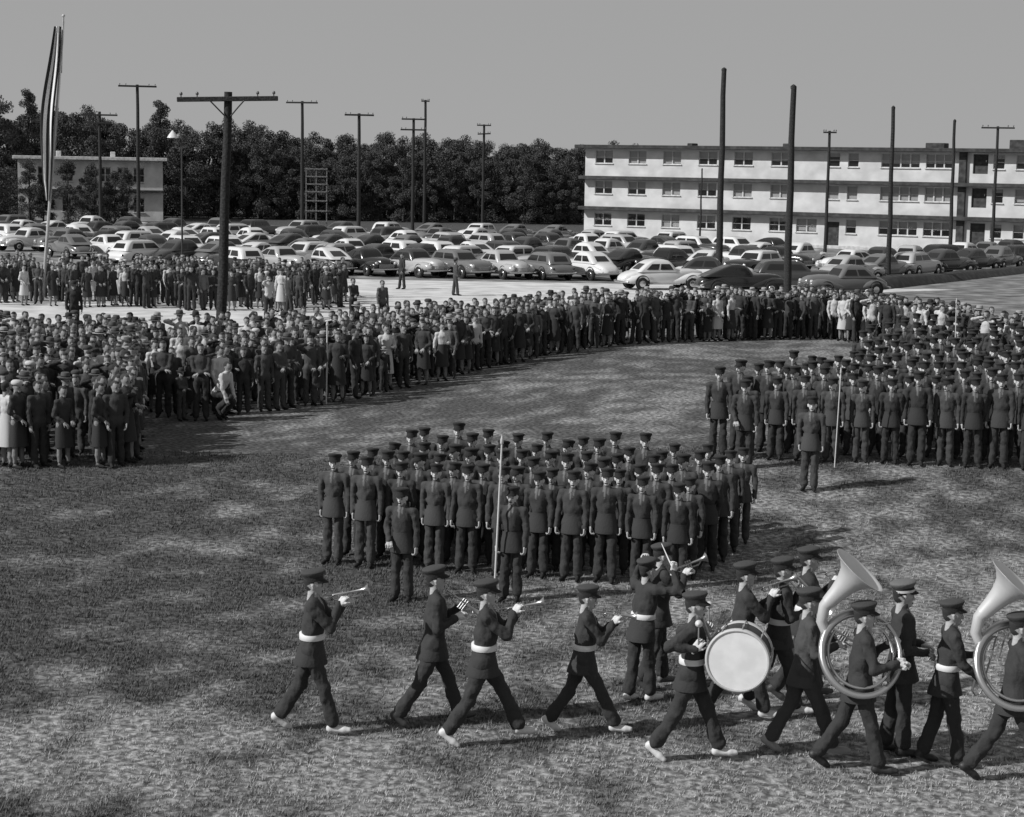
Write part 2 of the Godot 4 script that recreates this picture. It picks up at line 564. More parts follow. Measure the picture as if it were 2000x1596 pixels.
func skirt_mesh(f: Dictionary, spread: float) -> Mb:   # the flared lower half of a belted jacket
	var mb := Mb.new()
	var hy: float = f.hip
	var up: Vector3 = f.up
	var rings := []
	for q in [[0.175, 0.118, 0.146], [0.12, 0.12, 0.15], [0.05, 0.132, 0.168], [-0.03, 0.142 + spread * 0.4, 0.184], [-0.1, 0.15 + spread * 0.8, 0.192], [-0.15, 0.155 + spread, 0.196], [-0.152, 0.145 + spread, 0.186], [-0.1, 0.138 + spread * 0.7, 0.18]]:
		var r := PackedVector3Array()
		for j in 24:
			var a := TAU * j / 24
			var fold := 1.0 + 0.025 * sin(a * 7.0) * clampf(-q[0] * 8.0, 0, 1)
			r.append(Vector3(0, hy, 0) + up * q[0] + Vector3(cos(a) * q[1] * fold, 0, sin(a) * q[2] * fold))
		rings.append(r)
	mb.loft(rings, false, false)
	return mb

func dress_mesh(f: Dictionary) -> Mb:   # a knee-length skirt with soft folds
	var mb := Mb.new()
	var rings := []
	for q in [[0.2, 0.108, 0.13], [0.1, 0.122, 0.155], [-0.05, 0.142, 0.178], [-0.25, 0.165, 0.2], [-0.48, 0.195, 0.225], [-0.485, 0.185, 0.215], [-0.3, 0.15, 0.185]]:
		var r := PackedVector3Array()
		for j in 24:
			var a := TAU * j / 24
			var k: float = 1.0 + 0.05 * sin(a * 6.0 + 0.5) * clampf(0.2 - q[0], 0, 1)
			r.append(Vector3(cos(a) * q[1] * k, f.hip + q[0], sin(a) * q[2] * k))
		rings.append(r)
	mb.loft(rings, false, false)
	return mb

func belt_mesh(f: Dictionary, h := 0.062) -> Mb:
	var mb := Mb.new()
	var c: Vector3 = Vector3(0, f.hip, 0) + f.up * 0.155
	mb.loft([oval(0.112, 0.138, -h * 0.5, c), oval(0.139, 0.166, -h * 0.5, c), oval(0.139, 0.166, h * 0.5, c), oval(0.11, 0.136, h * 0.5, c)], false, false)
	return mb

func shoe_mesh(f: Dictionary, s: int) -> Mb:
	var q: Array = f.legs[s]
	var off: Vector3 = f.off
	var sdf := Sdf.new(Vector3(-0.7, -0.02, -0.3), Vector3(0.7, 0.5, 0.3), 0.02)
	sdf.bone(q[3] + off, q[4] + off, 0.042, 0.041, 0, 0.02)
	sdf.bone(q[4] + off, q[5] + off, 0.041, 0.03, 0, 0.01)
	sdf.bone(q[3] + off, q[2] + off + (q[1] - q[2]).normalized() * 0.02, 0.042, 0.05, 0, 0.02)
	var mb := Mb.new()
	sdf.into(mb)
	return mb

# ---------------------------------------------------------------- the band
const UNIFORM := 0.036
func bandsman(label: String, x: float, d: float, turn_deg: float, o: Dictionary) -> Dictionary:
	o.merge({"cell": 0.0195, "shoes": true, "shirt": true, "fat": 1.06, "seed": int(x * 10.0) + 60})
	var f := figure(o)
	var t := thing("person", label, "bandsman", P(x, d), deg_to_rad(turn_deg), "band members marching to the right")
	t.scale = Vector3.ONE * o.get("size", 1.0) * 1.05
	var u: float = o.get("tone", UNIFORM)
	var glove: float = 0.62 if o.get("gloves", true) else 0.42
	part("body", (f.mb as Mb).mesh([0.42, u, u * 0.9, glove, 0.02, 0.03, 0.05, 0.3]), M.cloth, t)
	part("jacket_skirt", skirt_mesh(f, o.get("flare", 0.03)).mesh([u]), M.cloth, t)
	if o.get("belt", true): part("belt", belt_mesh(f).mesh([0.72]), M.smooth, t)
	for s in 2: part("shoe", shoe_mesh(f, s).mesh([o.get("shoe_tone", 0.62)]), M.smooth, t)
	var c := part("cap", M.cap_light if o.has("striped") else M.cap_band, M.cloth, t)
	c.transform = f.head
	if o.has("striped"):
		var mb := Mb.new()
		mb.lathe([Vector2(0.1045, -0.014), Vector2(0.106, 0.012)], 20, Transform3D(Basis(Vector3.BACK, 0.08).scaled(Vector3(1.06, 1, 0.9)), Vector3(-0.005, 0.15, 0)))
		part("cap_band", mb.mesh([0.6]), M.smooth, c)
	return {"t": t, "f": f}

func held(called: String, label: String, category: String, b: Dictionary) -> Node3D:
	var t := thing(called, label, category, b.t.position, b.t.rotation.y)
	t.scale = b.t.scale
	return t

func trumpet(b: Dictionary, label: String, mouth: Vector3, bell: Vector3) -> void:
	var t := held("trumpet", label, "trumpet", b)
	var dir := (bell - mouth).normalized()
	var fr := frame_from(dir, Vector3.UP)
	var L := (bell - mouth).length()
	var xf := Transform3D(fr, mouth - Vector3(0, 0.018, 0))
	var q := func(a: float, h: float, z: float) -> Vector3: return xf * Vector3(a, h, z)
	var mb := Mb.new()
	mb.tube([q.call(0, 0.03, 0), q.call(L * 0.75, 0.03, 0), q.call(L * 0.82, 0.0, 0), q.call(L * 0.75, -0.03, 0), q.call(L * 0.2, -0.03, 0), q.call(L * 0.13, 0, 0.01), q.call(L * 0.2, 0.03, 0.02), q.call(L * 0.6, 0.03, 0.02)], [0.0095], 7)
	part("tubing", mb.mesh(), M.brass, t)
	mb = Mb.new()
	var bx := Transform3D(fr * Basis(Vector3.BACK, -PI / 2), xf * Vector3(L, 0.03, 0.02))
	mb.lathe([Vector2(0.008, -L * 0.45), Vector2(0.012, -0.16), Vector2(0.018, -0.09), Vector2(0.03, -0.04), Vector2(0.05, -0.012), Vector2(0.064, 0), Vector2(0.061, 0), Vector2(0.045, -0.014), Vector2(0.026, -0.04), Vector2(0.014, -0.09)], 18, bx)
	part("bell", mb.mesh(), M.brass, t)
	for k in 3:
		mb = Mb.new()
		mb.tube([q.call(L * 0.42 + 0.028 * k, -0.055, 0.01), q.call(L * 0.42 + 0.028 * k, 0.07, 0.01)], [0.011], 8)
		part("valve", mb.mesh(), M.brass, t)
	mb = Mb.new()
	mb.tube([q.call(-0.03, 0.03, 0), q.call(-0.02, 0.03, 0), q.call(0.01, 0.03, 0)], [0.013, 0.009, 0.006], 8)
	part("mouthpiece", mb.mesh(), M.brass, t)

func trombone(b: Dictionary, label: String, a: Vector3, e: Vector3) -> void:   # mouthpiece at a, slide end at e
	var t := held("trombone", label, "trombone", b)
	var dir := (e - a).normalized()
	var side := dir.cross(Vector3.UP).normalized()
	var nrm := side.cross(dir)
	var mb := Mb.new()
	mb.tube([a, e, e + dir * 0.03 - nrm * 0.045, e - nrm * 0.09, a + dir * 0.25 - nrm * 0.09], [0.0095], 7)
	part("slide", mb.mesh(), M.brass, t)
	mb = Mb.new()
	var c := a + dir * 0.2 + nrm * 0.1
	mb.tube([a + dir * 0.02, a - dir * 0.16, a - dir * 0.2 + nrm * 0.05, a - dir * 0.16 + nrm * 0.1, c], [0.01, 0.011, 0.012, 0.014, 0.018], 8)
	part("bell_tube", mb.mesh(), M.brass, t)
	mb = Mb.new()
	mb.lathe([Vector2(0.018, 0), Vector2(0.03, 0.15), Vector2(0.055, 0.24), Vector2(0.1, 0.29), Vector2(0.097, 0.29), Vector2(0.05, 0.24), Vector2(0.026, 0.15)], 20, Transform3D(frame_from(dir, nrm) * Basis(Vector3.BACK, -PI / 2), c))
	part("bell", mb.mesh(), M.brass, t)

func sousaphone(b: Dictionary, label: String) -> void:
	var t := held("sousaphone", label, "sousaphone", b)
	var hy: float = b.f.hip
	var ctr := Vector3(0.0, hy + 0.34, 0.02)
	var u := Vector3(1, 0.0, 0.0)
	var w := Vector3(0, 0.86, -0.5).normalized()
	var pts := []; var rads := []
	# main coil: from the branch by the mouth, round the front, under the right hip, up the back and over the left shoulder
	for k in 49:
		var a := deg_to_rad(60.0 - 7.5 * k)
		pts.append(ctr + u * cos(a) * 0.4 + w * sin(a) * 0.44 + Vector3(0, 0, 0.035 * (k / 48.0)))
		rads.append(lerpf(0.02, 0.05, k / 48.0))
	var mb := Mb.new()
	mb.tube(pts, rads, 12)
	part("coil", mb.mesh(), M.tubing, t)
	mb = Mb.new()
	var p2 := []; 
	for k in 30:
		var a := deg_to_rad(40.0 - 9.0 * k)
		p2.append(ctr + u * cos(a) * 0.33 + w * sin(a) * 0.36 + Vector3(0, -0.01, -0.02))
	mb.tube(p2, [0.016], 10)
	part("inner_coil", mb.mesh(), M.tubing, t)
	# neck and bell, rising from behind the left shoulder and opening forward and up
	var last: Vector3 = ctr + u * cos(deg_to_rad(150)) * 0.4 + w * sin(deg_to_rad(150)) * 0.44
	var axis := Vector3(0.62, 0.76, 0.16).normalized()
	var bl := last + Vector3(-0.02, 0.27, 0.0)
	mb = Mb.new()
	mb.tube([last, last + Vector3(-0.05, 0.11, 0), bl + Vector3(0.0, 0.0, 0), bl + axis * 0.08], [0.05, 0.055, 0.064, 0.074], 14)
	part("neck", mb.mesh(), M.silver, t)
	mb = Mb.new()
	var fr := frame_from(axis, Vector3.UP) * Basis(Vector3.BACK, -PI / 2)
	mb.lathe([Vector2(0.074, 0), Vector2(0.09, 0.14), Vector2(0.115, 0.26), Vector2(0.155, 0.36), Vector2(0.22, 0.43), Vector2(0.285, 0.465), Vector2(0.305, 0.475), Vector2(0.306, 0.468), Vector2(0.28, 0.455), Vector2(0.215, 0.42), Vector2(0.148, 0.35), Vector2(0.105, 0.25), Vector2(0.08, 0.14), Vector2(0.066, 0.02)], 32, Transform3D(fr, bl + axis * 0.05))
	part("bell", mb.mesh(), M.silver, t)
	mb = Mb.new()
	mb.tube([pts[0], Vector3(0.28, hy + 0.62, -0.1), Vector3(0.15, hy + 0.655, 0.0)], [0.014, 0.012, 0.009], 8)
	part("mouthpipe", mb.mesh(), M.silver, t)
	for k in 3:
		mb = Mb.new()
		var vc := Vector3(0.36, hy + 0.22 + 0.04 * k, 0.14 - 0.035 * k)
		mb.tube([vc, vc + Vector3(0.05, 0.03, 0.12)], [0.016], 9)
		part("valve", mb.mesh(), M.silver, t)

func bass_drum(b: Dictionary, label: String) -> void:
	var t := held("bass_drum", label, "drum", b)
	var c := Vector3(0.5, b.f.hip + 0.24, 0.05)
	var r := 0.312
	var hw := 0.19
	var turn := Basis(Vector3.RIGHT, PI / 2)
	var mb := Mb.new()
	mb.lathe([Vector2(r, -hw), Vector2(r, hw)], 48, Transform3D(turn, c))
	part("shell", mb.mesh([0.03]), M.smooth, t)
	for s in [-1.0, 1.0]:
		mb = Mb.new()
		mb.lathe([Vector2(r + 0.003, hw - 0.045), Vector2(r + 0.02, hw - 0.045), Vector2(r + 0.02, hw + 0.004), Vector2(r - 0.006, hw + 0.008), Vector2(r - 0.006, hw - 0.012)], 48, Transform3D(turn * Basis.from_scale(Vector3(1, s, 1)), c))
		part("hoop", mb.mesh([0.5]), M.smooth, t)
		mb = Mb.new()
		mb.lathe([Vector2(r - 0.008, hw - 0.002), Vector2(r * 0.5, hw - 0.0005), Vector2(0.001, hw)], 48, Transform3D(turn * Basis.from_scale(Vector3(1, s, 1)), c))
		part("drumhead", mb.mesh(), M.drumskin, t)
	for k in 10:
		var a := TAU * k / 10 + 0.2
		mb = Mb.new()
		var e := Vector3(cos(a), sin(a), 0) * (r + 0.026)
		mb.tube([c + e + Vector3(0, 0, -hw), c + e + Vector3(0, 0, hw)], [0.006], 6)
		mb.box(c + e + Vector3(0, 0, hw * 0.3), Vector3(0.02, 0.02, 0.04))
		part("tension_rod", mb.mesh([0.3]), M.smooth, t)
	mb = Mb.new()
	mb.tube([c + Vector3(-r, 0.1, -0.12), c + Vector3(-r - 0.1, 0.35, -0.14), c + Vector3(-r - 0.24, 0.3, -0.12)], [0.016], 6)
	part("carrying_strap", mb.mesh([0.5]), M.smooth, t)
	for s in 2:
		var m := held("drum_mallet", ["mallet with pale padded tip in bass drummer's near hand", "mallet with pale padded tip in bass drummer's far hand"][s], "mallet", b)
		mb = Mb.new()
		var h0: Vector3 = [Vector3(0.1, 1.3, 0.26), Vector3(0.13, 1.36, -0.3)][s]
		var h1 := h0 + Vector3(0.0, 0.24, 0.02 if s == 0 else -0.02)
		mb.tube([h0, h1], [0.008], 6)
		part("handle", mb.mesh([0.25]), M.smooth, m)
		mb = Mb.new()
		mb.lathe([Vector2(0.001, -0.04), Vector2(0.03, -0.028), Vector2(0.04, 0), Vector2(0.03, 0.028), Vector2(0.001, 0.04)], 12, Transform3D(Basis(Vector3.RIGHT, PI / 2), h1))
		part("pad", mb.mesh([0.6]), M.smooth, m)

func build_band() -> void:
	var march := func(a: float, b: float, swap: bool, extra: Dictionary) -> Dictionary:
		var f := ["r", "l"]
		if swap: f = ["l", "r"]
		var o := {f[0] + "t": a, f[0] + "k": 6.0, f[0] + "f": -3.0, f[1] + "t": -b, f[1] + "k": 14.0, f[1] + "f": 34.0, "lean": 3.0}
		o.merge(extra)
		return o
	var play := func(y: float, x: float) -> Dictionary:
		return {"rh": Vector3(x, y, 0.07), "lh": Vector3(x + 0.04, y - 0.03, -0.06), "rh_dir": Vector3(0.55, 0.75, -0.35), "lh_dir": Vector3(0.55, 0.75, 0.35), "rh_hint": Vector3(-0.1, -1, 0.45), "lh_hint": Vector3(-0.1, -1, -0.45)}
	var a1: Dictionary = play.call(1.44, 0.30)
	var b := bandsman("leftmost bandsman, white belt and white shoes, playing a trumpet in mid stride", -2.22, 20.30, 0, march.call(20, 18, false, a1))
	trumpet(b, "trumpet raised by the leftmost bandsman", Vector3(0.15, 1.51, 0), Vector3(0.62, 1.6, 0))
	a1 = {"rh": Vector3(0.24, 1.24, 0.1), "lh": Vector3(0.28, 1.3, -0.1), "rh_hint": Vector3(-0.8, -0.6, 0.4), "shoe_tone": 0.05, "belt": false, "nod": 4.0}
	b = bandsman("beltless bandsman in dark shoes, second from left, blowing a horn", -0.86, 20.67, 8, march.call(24, 20, true, a1))
	trumpet(b, "trumpet of the beltless bandsman, second from left", Vector3(0.15, 1.5, 0), Vector3(0.5, 1.24, 0))
	a1 = play.call(1.46, 0.31)
	a1["lean"] = 5.0
	b = bandsman("bandsman with wide stride and white belt, third from left, playing a trumpet", -0.27, 19.98, 0, march.call(31, 19, true, a1))
	trumpet(b, "trumpet raised by third bandsman from the left", Vector3(0.17, 1.47, 0), Vector3(0.64, 1.56, 0))
	a1 = play.call(1.36, 0.33)
	a1["size"] = 0.93
	a1["nod"] = -5.0
	b = bandsman("shorter bandsman with white belt, fourth from left, stepping out with trumpet", 0.86, 20.40, 0, march.call(30, 20, false, a1))
	trumpet(b, "trumpet of the shorter bandsman, fourth from left", Vector3(0.16, 1.47, 0), Vector3(0.6, 1.42, 0))
	a1 = {"rh": Vector3(0.24, 1.66, 0.27), "lh": Vector3(0.22, 1.68, -0.26), "rh_hint": Vector3(0.2, -1, 0.8), "lh_hint": Vector3(0.2, -1, -0.8), "rh_dir": Vector3(0.3, 1, 0), "lh_dir": Vector3(0.3, 1, 0), "rt": 7.0, "rk": 2.0, "lt": -6.0, "lk": 4.0, "lf": 8.0, "lean": 6.0, "flare": 0.02, "size": 0.93}
	b = bandsman("bandleader with both arms raised, standing nearer the middle formation", 1.62, 21.79, 40, a1)
	var a2: Dictionary = play.call(1.46, 0.3)
	a2.merge({"belt": false, "shoe_tone": 0.1, "size": 0.95})
	var b2 := bandsman("bandsman close behind the bandleader, horn raised before his face", 1.86, 22.35, 10, march.call(10, 9, true, a2))
	trumpet(b2, "trumpet of the bandsman close behind the bandleader", Vector3(0.16, 1.5, 0), Vector3(0.6, 1.66, 0))
	a2 = play.call(1.4, 0.3)
	a2.merge({"shoe_tone": 0.05})
	b2 = bandsman("bandsman in the far file, half hidden between drum and first sousaphone", 3.62, 22.0, 0, march.call(16, 16, true, a2))
	trumpet(b2, "trumpet in the far file above the first sousaphone player's shoulder", Vector3(0.16, 1.5, 0), Vector3(0.6, 1.6, 0))
	var bt := held("baton", "short white baton in the bandleader's raised hand", "baton", b)
	var mb := Mb.new()
	mb.tube([Vector3(0.3, 1.7, 0.2), Vector3(0.36, 1.8, 0.05), Vector3(0.46, 1.92, -0.16)], [0.009, 0.008, 0.005], 6)
	part("stick", mb.mesh([0.65]), M.smooth, bt)
	mb = Mb.new()
	mb.lathe([Vector2(0.001, -0.02), Vector2(0.018, -0.01), Vector2(0.018, 0.01), Vector2(0.001, 0.02)], 8, Transform3D(Basis(), Vector3(0.29, 1.685, 0.22)))
	part("grip", mb.mesh([0.4]), M.smooth, bt)
	a1 = {"rh": Vector3(0.06, 1.26, 0.26), "lh": Vector3(0.09, 1.32, -0.3), "rh_hint": Vector3(-1, -0.4, 0.4), "lh_hint": Vector3(-1, -0.4, -0.4), "rh_dir": Vector3(0.6, 0.8, -0.1), "lh_dir": Vector3(0.6, 0.8, 0.1)}
	b = bandsman("bass drummer in dark cap marching behind a big white drumhead", 2.0, 19.54, -13, march.call(24, 18, true, a1))
	bass_drum(b, "bass drum with big round white head facing the viewer")
	a1 = play.call(1.42, 0.30)
	b = bandsman("bandsman mostly hidden behind the bass drum, cap and raised horn showing", 2.74, 21.12, 5, march.call(22, 18, false, a1))
	trumpet(b, "trumpet above the bass drum's rim", Vector3(0.15, 1.49, 0), Vector3(0.6, 1.62, 0))
	a1 = {"rh": Vector3(0.32, 1.24, 0.1), "lh": Vector3(0.22, 1.4, -0.08)}
	b = bandsman("white belted bandsman with trombone, just right of the bass drum", 3.21, 21.36, 0, march.call(18, 16, false, a1))
	trombone(b, "trombone slanting down beside the bass drum", Vector3(0.15, 1.5, 0.03), Vector3(0.62, 1.02, 0.12))
	a1 = {"rh": Vector3(0.3, 1.22, 0.08), "lh": Vector3(0.32, 1.26, -0.1), "tone": 0.06, "shoe_tone": 0.3, "belt": false}
	b = bandsman("bandsman in paler jacket walking between bass drum and first sousaphone", 3.27, 19.76, 0, march.call(24, 16, false, a1))
	trumpet(b, "trumpet held low by the bandsman in the paler jacket", Vector3(0.2, 1.42, 0), Vector3(0.58, 1.2, 0.02))
	a1 = {"rh": Vector3(0.34, 1.2, 0.2), "lh": Vector3(0.3, 1.32, -0.14), "rh_hint": Vector3(-0.4, -1, 0.5), "shoe_tone": 0.03, "belt": false}
	b = bandsman("sousaphone player with the bell rising above his cap, fully in view", 3.78, 19.26, 0, march.call(18, 20, false, a1))
	sousaphone(b, "pale sousaphone fully in view, bell opening up and forward")
	a1 = {"rt": 3.0, "rk": 2.0, "lt": -5.0, "lk": 4.0, "lf": 6.0, "striped": true, "shoe_tone": 0.03, "belt": false, "gloves": false, "size": 1.04, "rh": Vector3(0.2, 1.1, 0.14), "lh": Vector3(0.24, 1.12, -0.1)}
	b = bandsman("tall upright bandsman in a cap with pale band between sousaphone and trombone", 4.36, 19.9, 5, a1)
	a1 = {"rt": 12.0, "rk": 4.0, "lt": -9.0, "lk": 8.0, "lf": 14.0, "rh": Vector3(0.32, 1.0, 0.16), "lh": Vector3(0.3, 1.2, -0.1), "shoe_tone": 0.03, "size": 0.97, "lean": 4.0}
	b = bandsman("bandsman in dark cap, hands low, carrying an upright trombone at right", 4.78, 19.55, 0, a1)
	trombone(b, "trombone held nearly upright between the two sousaphones", Vector3(0.4, 0.98, 0.06), Vector3(0.52, 1.5, 0.05))
	a1 = {"rh": Vector3(0.34, 1.2, 0.2), "lh": Vector3(0.3, 1.32, -0.14), "rh_hint": Vector3(-0.4, -1, 0.5), "shoe_tone": 0.03, "belt": false}
	b = bandsman("sousaphone player cut by the right edge of the picture", 5.36, 18.94, 0, march.call(22, 22, false, a1))
	sousaphone(b, "sousaphone cut by the right edge of the picture")

# ---------------------------------------------------------------- the formations
var soldier_kinds := []
func build_soldiers() -> void:
	for k in 12:
		var o := {"cell": 0.0235, "shirt": true, "seed": k + 1, "spread": rng.randf_range(0.0, 0.05), "yaw": rng.randf_range(-42, 8), "nod": rng.randf_range(-6, 6), "rt": rng.randf_range(-4, 4), "lt": rng.randf_range(-3, 3), "lk": rng.randf_range(0, 5), "lean": rng.randf_range(-2.5, 3), "fat": rng.randf_range(0.88, 1.05)}
		o["rh"] = Vector3(rng.randf_range(-0.03, 0.09), rng.randf_range(0.8, 0.86), rng.randf_range(0.2, 0.26))
		o["lh"] = Vector3(rng.randf_range(-0.03, 0.09), rng.randf_range(0.8, 0.86), -rng.randf_range(0.2, 0.26))
		if k == 5: o["rh"] = Vector3(0.16, 0.98, 0.16)
		if k == 8: o["lh"] = Vector3(-0.12, 0.88, -0.14)
		var f := figure(o)
		var u: float = [0.04, 0.05, 0.034, 0.058, 0.037, 0.046][k % 6]
		soldier_kinds.append({"body": (f.mb as Mb).mesh([0.58, u, u * 0.85, 0.42, 0.015, 0.03, 0.05, 0.15]), "skirt": skirt_mesh(f, -0.008).mesh([u]), "head": f.head})

func soldier(label: String, group: String, x: float, d: float, turn: float, k: int, sc: float) -> Node3D:
	var s: Dictionary = soldier_kinds[k % 12]
	var t := thing("person", label, "soldier", P(x, d), turn, group)
	t.scale = Vector3.ONE * sc
	part("body", s.body, M.cloth, t)
	part("jacket_skirt", s.skirt, M.cloth, t)
	var c := part("cap", M.cap_dark, M.cloth, t)
	c.transform = s.head
	return t

func pole(called: String, label: String, category: String, a: Vector3, b: Vector3, r: float, m: Material, tip := false) -> Node3D:
	var t := thing(called, label, category, a)
	var mb := Mb.new()
	mb.tube([Vector3.ZERO, (b - a) * 0.5, b - a], [r, r * 0.95, r * 0.85], 8)
	part("shaft", mb.mesh([0.6]), m, t)
	if tip:
		mb = Mb.new()
		mb.lathe([Vector2(r * 0.9, 0), Vector2(r * 1.7, 0.02), Vector2(r * 1.5, 0.07), Vector2(0.002, 0.15)], 8, Transform3D(Basis(), b - a))
		part("spear_tip", mb.mesh([0.5]), m, t)
	return t

func build_formations() -> void:
	var g := "soldiers of the middle formation"
	var turn := deg_to_rad(-106.0)
	for r in 6:
		for f in 11:
			var x := -2.85 + 0.545 * f + 0.27 * r + rng.randf_range(-0.05, 0.05)
			var d := 29.35 - 0.125 * f + 0.63 * r + rng.randf_range(-0.06, 0.06)
			soldier("soldier in the middle formation, %s rank, %s from the left" % [ordinal(r + 1), ordinal(f + 1)], g, x, d, turn + rng.randf_range(-0.1, 0.1), rng.randi(), rng.randf_range(0.9, 1.0))
	soldier("platoon leader standing alone before the left of the middle formation", "soldiers out in front of the formations", -1.59, 26.81, turn, 5, 0.95)
	soldier("guidon bearer beside the white pole before the middle formation", "soldiers out in front of the formations", 0.03, 26.95, turn, 0, 0.96)
	pole("guidon_pole", "tall thin white pole held upright before the middle formation", "pole", P(-0.22, 26.8), P(-0.22, 26.8) + Vector3(0.08, 2.38, 0), 0.016, M.smooth, true)
	g = "soldiers of the far right formation"
	for r in 6:
		for f in 13:
			var x := 4.25 + 0.56 * f + 0.5 * r + rng.randf_range(-0.06, 0.06)
			var d := 37.2 - 0.06 * f + 0.85 * r + rng.randf_range(-0.07, 0.07)
			if x > 0.285 * d + 0.4: continue
			soldier("soldier in the right formation, %s rank, %s from its left" % [ordinal(r + 1), ordinal(f + 1)], g, x, d, turn + rng.randf_range(-0.1, 0.1), rng.randi(), rng.randf_range(0.92, 1.06))
	g = "soldiers of the rearmost formation at right"
	for r in 3:
		for f in 8:
			var x := 8.9 + 0.62 * f + 0.3 * r + rng.randf_range(-0.08, 0.08)
			var d := 46.5 - 0.1 * f + 0.95 * r + rng.randf_range(-0.08, 0.08)
			if x > 0.285 * d + 0.4: continue
			soldier("soldier in the rearmost formation by the crowd, %s rank, %s from its left" % [ordinal(r + 1), ordinal(f + 1)], g, x, d, turn + rng.randf_range(-0.1, 0.1), rng.randi(), rng.randf_range(0.92, 1.06))
	var far := []
	for r in 11:
		for f in 16:
			var x := 7.2 + 0.6 * f + 0.42 * r + rng.randf_range(-0.12, 0.12)
			var d := 42.6 - 0.08 * f + 0.95 * r + rng.randf_range(-0.12, 0.12)
			if x < 7.6 + 0.3 * r or x > 0.285 * d + 0.5 or (absf(d - 47.4) < 1.6): continue
			far.append([Vector2(x, d), turn + rng.randf_range(-0.15, 0.15), rng.randi() % 12, rng.randf_range(0.92, 1.05)])
	rank_mass(far)
	soldier("officer standing alone well in front of the right formation", "soldiers out in front of the formations", 5.67, 34.56, turn, 3, 0.99)
	soldier("soldier at the front left corner of the right formation, one arm bent", "soldiers out in front of the formations", 4.62, 36.2, turn, 5, 0.98)
	pole("guidon_pole", "white pole before the front rank of the right formation", "pole", P(6.45, 36.3), P(6.45, 36.3) + Vector3(0.05, 1.9, 0), 0.012, M.smooth, true)
	pole("guidon_pole", "white pole among the rearmost formation at right", "pole", P(11.1, 46.0), P(11.1, 46.0) + Vector3(-0.05, 2.6, 0), 0.013, M.smooth, true)

func rank_mass(list: Array) -> void:   # the rear ranks, of which little more than caps shows
	var root := Node3D.new()
	root.name = "rear_ranks"
	add_child(root)
	tag(root, "rear ranks of soldiers massed behind the right formation", "soldiers", "", "stuff")
	for k in 12:
		var of := list.filter(func(q): return q[2] == k)
		if of.is_empty(): continue
		for w in 3:
			var mm := MultiMesh.new()
			mm.transform_format = MultiMesh.TRANSFORM_3D
			mm.mesh = [soldier_kinds[k].body, soldier_kinds[k].skirt, M.cap_dark][w]
			mm.instance_count = of.size()
			for i in of.size():
				var xf := Transform3D(Basis(Vector3.UP, of[i][1]).scaled(Vector3.ONE * of[i][3]), P(of[i][0].x, of[i][0].y))
				mm.set_instance_transform(i, xf * soldier_kinds[k].head if w == 2 else xf)
			var mi := MultiMeshInstance3D.new()
			mi.name = ["figures", "jacket_skirts", "caps"][w]
			mi.multimesh = mm
			mi.material_override = M.cloth
			mi.set_meta("kind", "stuff")
			root.add_child(mi, true)

# ---------------------------------------------------------------- the spectators
var crowd_kinds := []
func build_spectator_kinds() -> void:
	var shapes := [
		[{"rh": Vector3(0.05, 0.86, 0.24)}, "man"],
		[{"rh": Vector3(0.2, 1.12, -0.08), "lh": Vector3(0.22, 1.1, 0.06), "rh_hint": Vector3(0, -1, 0.7), "lh_hint": Vector3(0, -1, -0.7)}, "man"],
		[{"rh": Vector3(0.1, 0.9, 0.2), "lh": Vector3(0.1, 0.9, -0.2), "rt": 6.0, "lt": -5.0, "yaw": 22.0}, "man"],
		[{"rh": Vector3(0.14, 1.58, 0.1), "rh_hint": Vector3(0.3, -0.3, 1), "rh_dir": Vector3(0.2, 0.5, -0.9), "yaw": -8.0}, "man"],
		[{"skirt": 1, "hem": 0.045, "rh": Vector3(0.17, 1.0, 0.12), "lh": Vector3(0.18, 1.02, -0.1), "fat": 0.92}, "woman"],
		[{"skirt": 1, "hem": 0.045, "yaw": 15.0, "fat": 0.9, "lh": Vector3(0.2, 1.18, -0.14)}, "woman"]]
	# tones: skin, coat, trousers, hands, shoes, hair, eyes, skirt
	var dress := [
		["dark suit", 0.03, 0.028, 0.02], ["dark coat", 0.045, 0.03, 0.03], ["charcoal suit", 0.065, 0.05, 0.03], ["pale shirt", 0.5, 0.03, 0.06], ["mid grey jacket", 0.13, 0.05, 0.1]]
	var frock := [["dark dress", 0.04, 0.2, 0.03], ["pale blouse", 0.52, 0.2, 0.03], ["pale dress", 0.5, 0.22, 0.5]]
	shapes.append([{"rt": 82.0, "rk": 132.0, "rf": 45.0, "lt": 62.0, "lk": 112.0, "lf": 40.0, "lean": 28.0, "rh": Vector3(0.42, 0.35, 0.2), "lh": Vector3(0.4, 0.42, -0.16), "reach": 0.62}, "man"])
	for s in shapes:
		var o: Dictionary = s[0]
		o.merge({"cell": 0.03, "reach": 0.45, "spread": 0.03})
		var f := figure(o)
		var woman: bool = s[1] == "woman"
		var variants := []
		for c in (frock if woman else dress):
			variants.append([c[0], (f.mb as Mb).mesh([0.3, c[1], c[2], 0.3, 0.015, rng.randf_range(0.012, 0.05), 0.04, c[3]])])
		crowd_kinds.append({"head": f.head, "woman": woman, "variants": variants, "skirts": [dress_mesh(f).mesh([0.03]), dress_mesh(f).mesh([0.035]), dress_mesh(f).mesh([0.5])] if woman else []})

func pick_look(light_share: float) -> Array:   # shape, variant, hat
	var s := rng.randi() % 6
	var k: Dictionary = crowd_kinds[s]
	var w := 0
	if k.woman: w = 0 if rng.randf() > light_share * 1.3 else 1 + rng.randi() % 2
	else: w = rng.randi() % 3 if rng.randf() > light_share else 3 + rng.randi() % 2
	var h := -1
	if rng.randf() < (0.14 if k.woman else 0.17): h = 3 + rng.randi() % 2 if k.woman else rng.randi() % 3
	return [s, w, h]

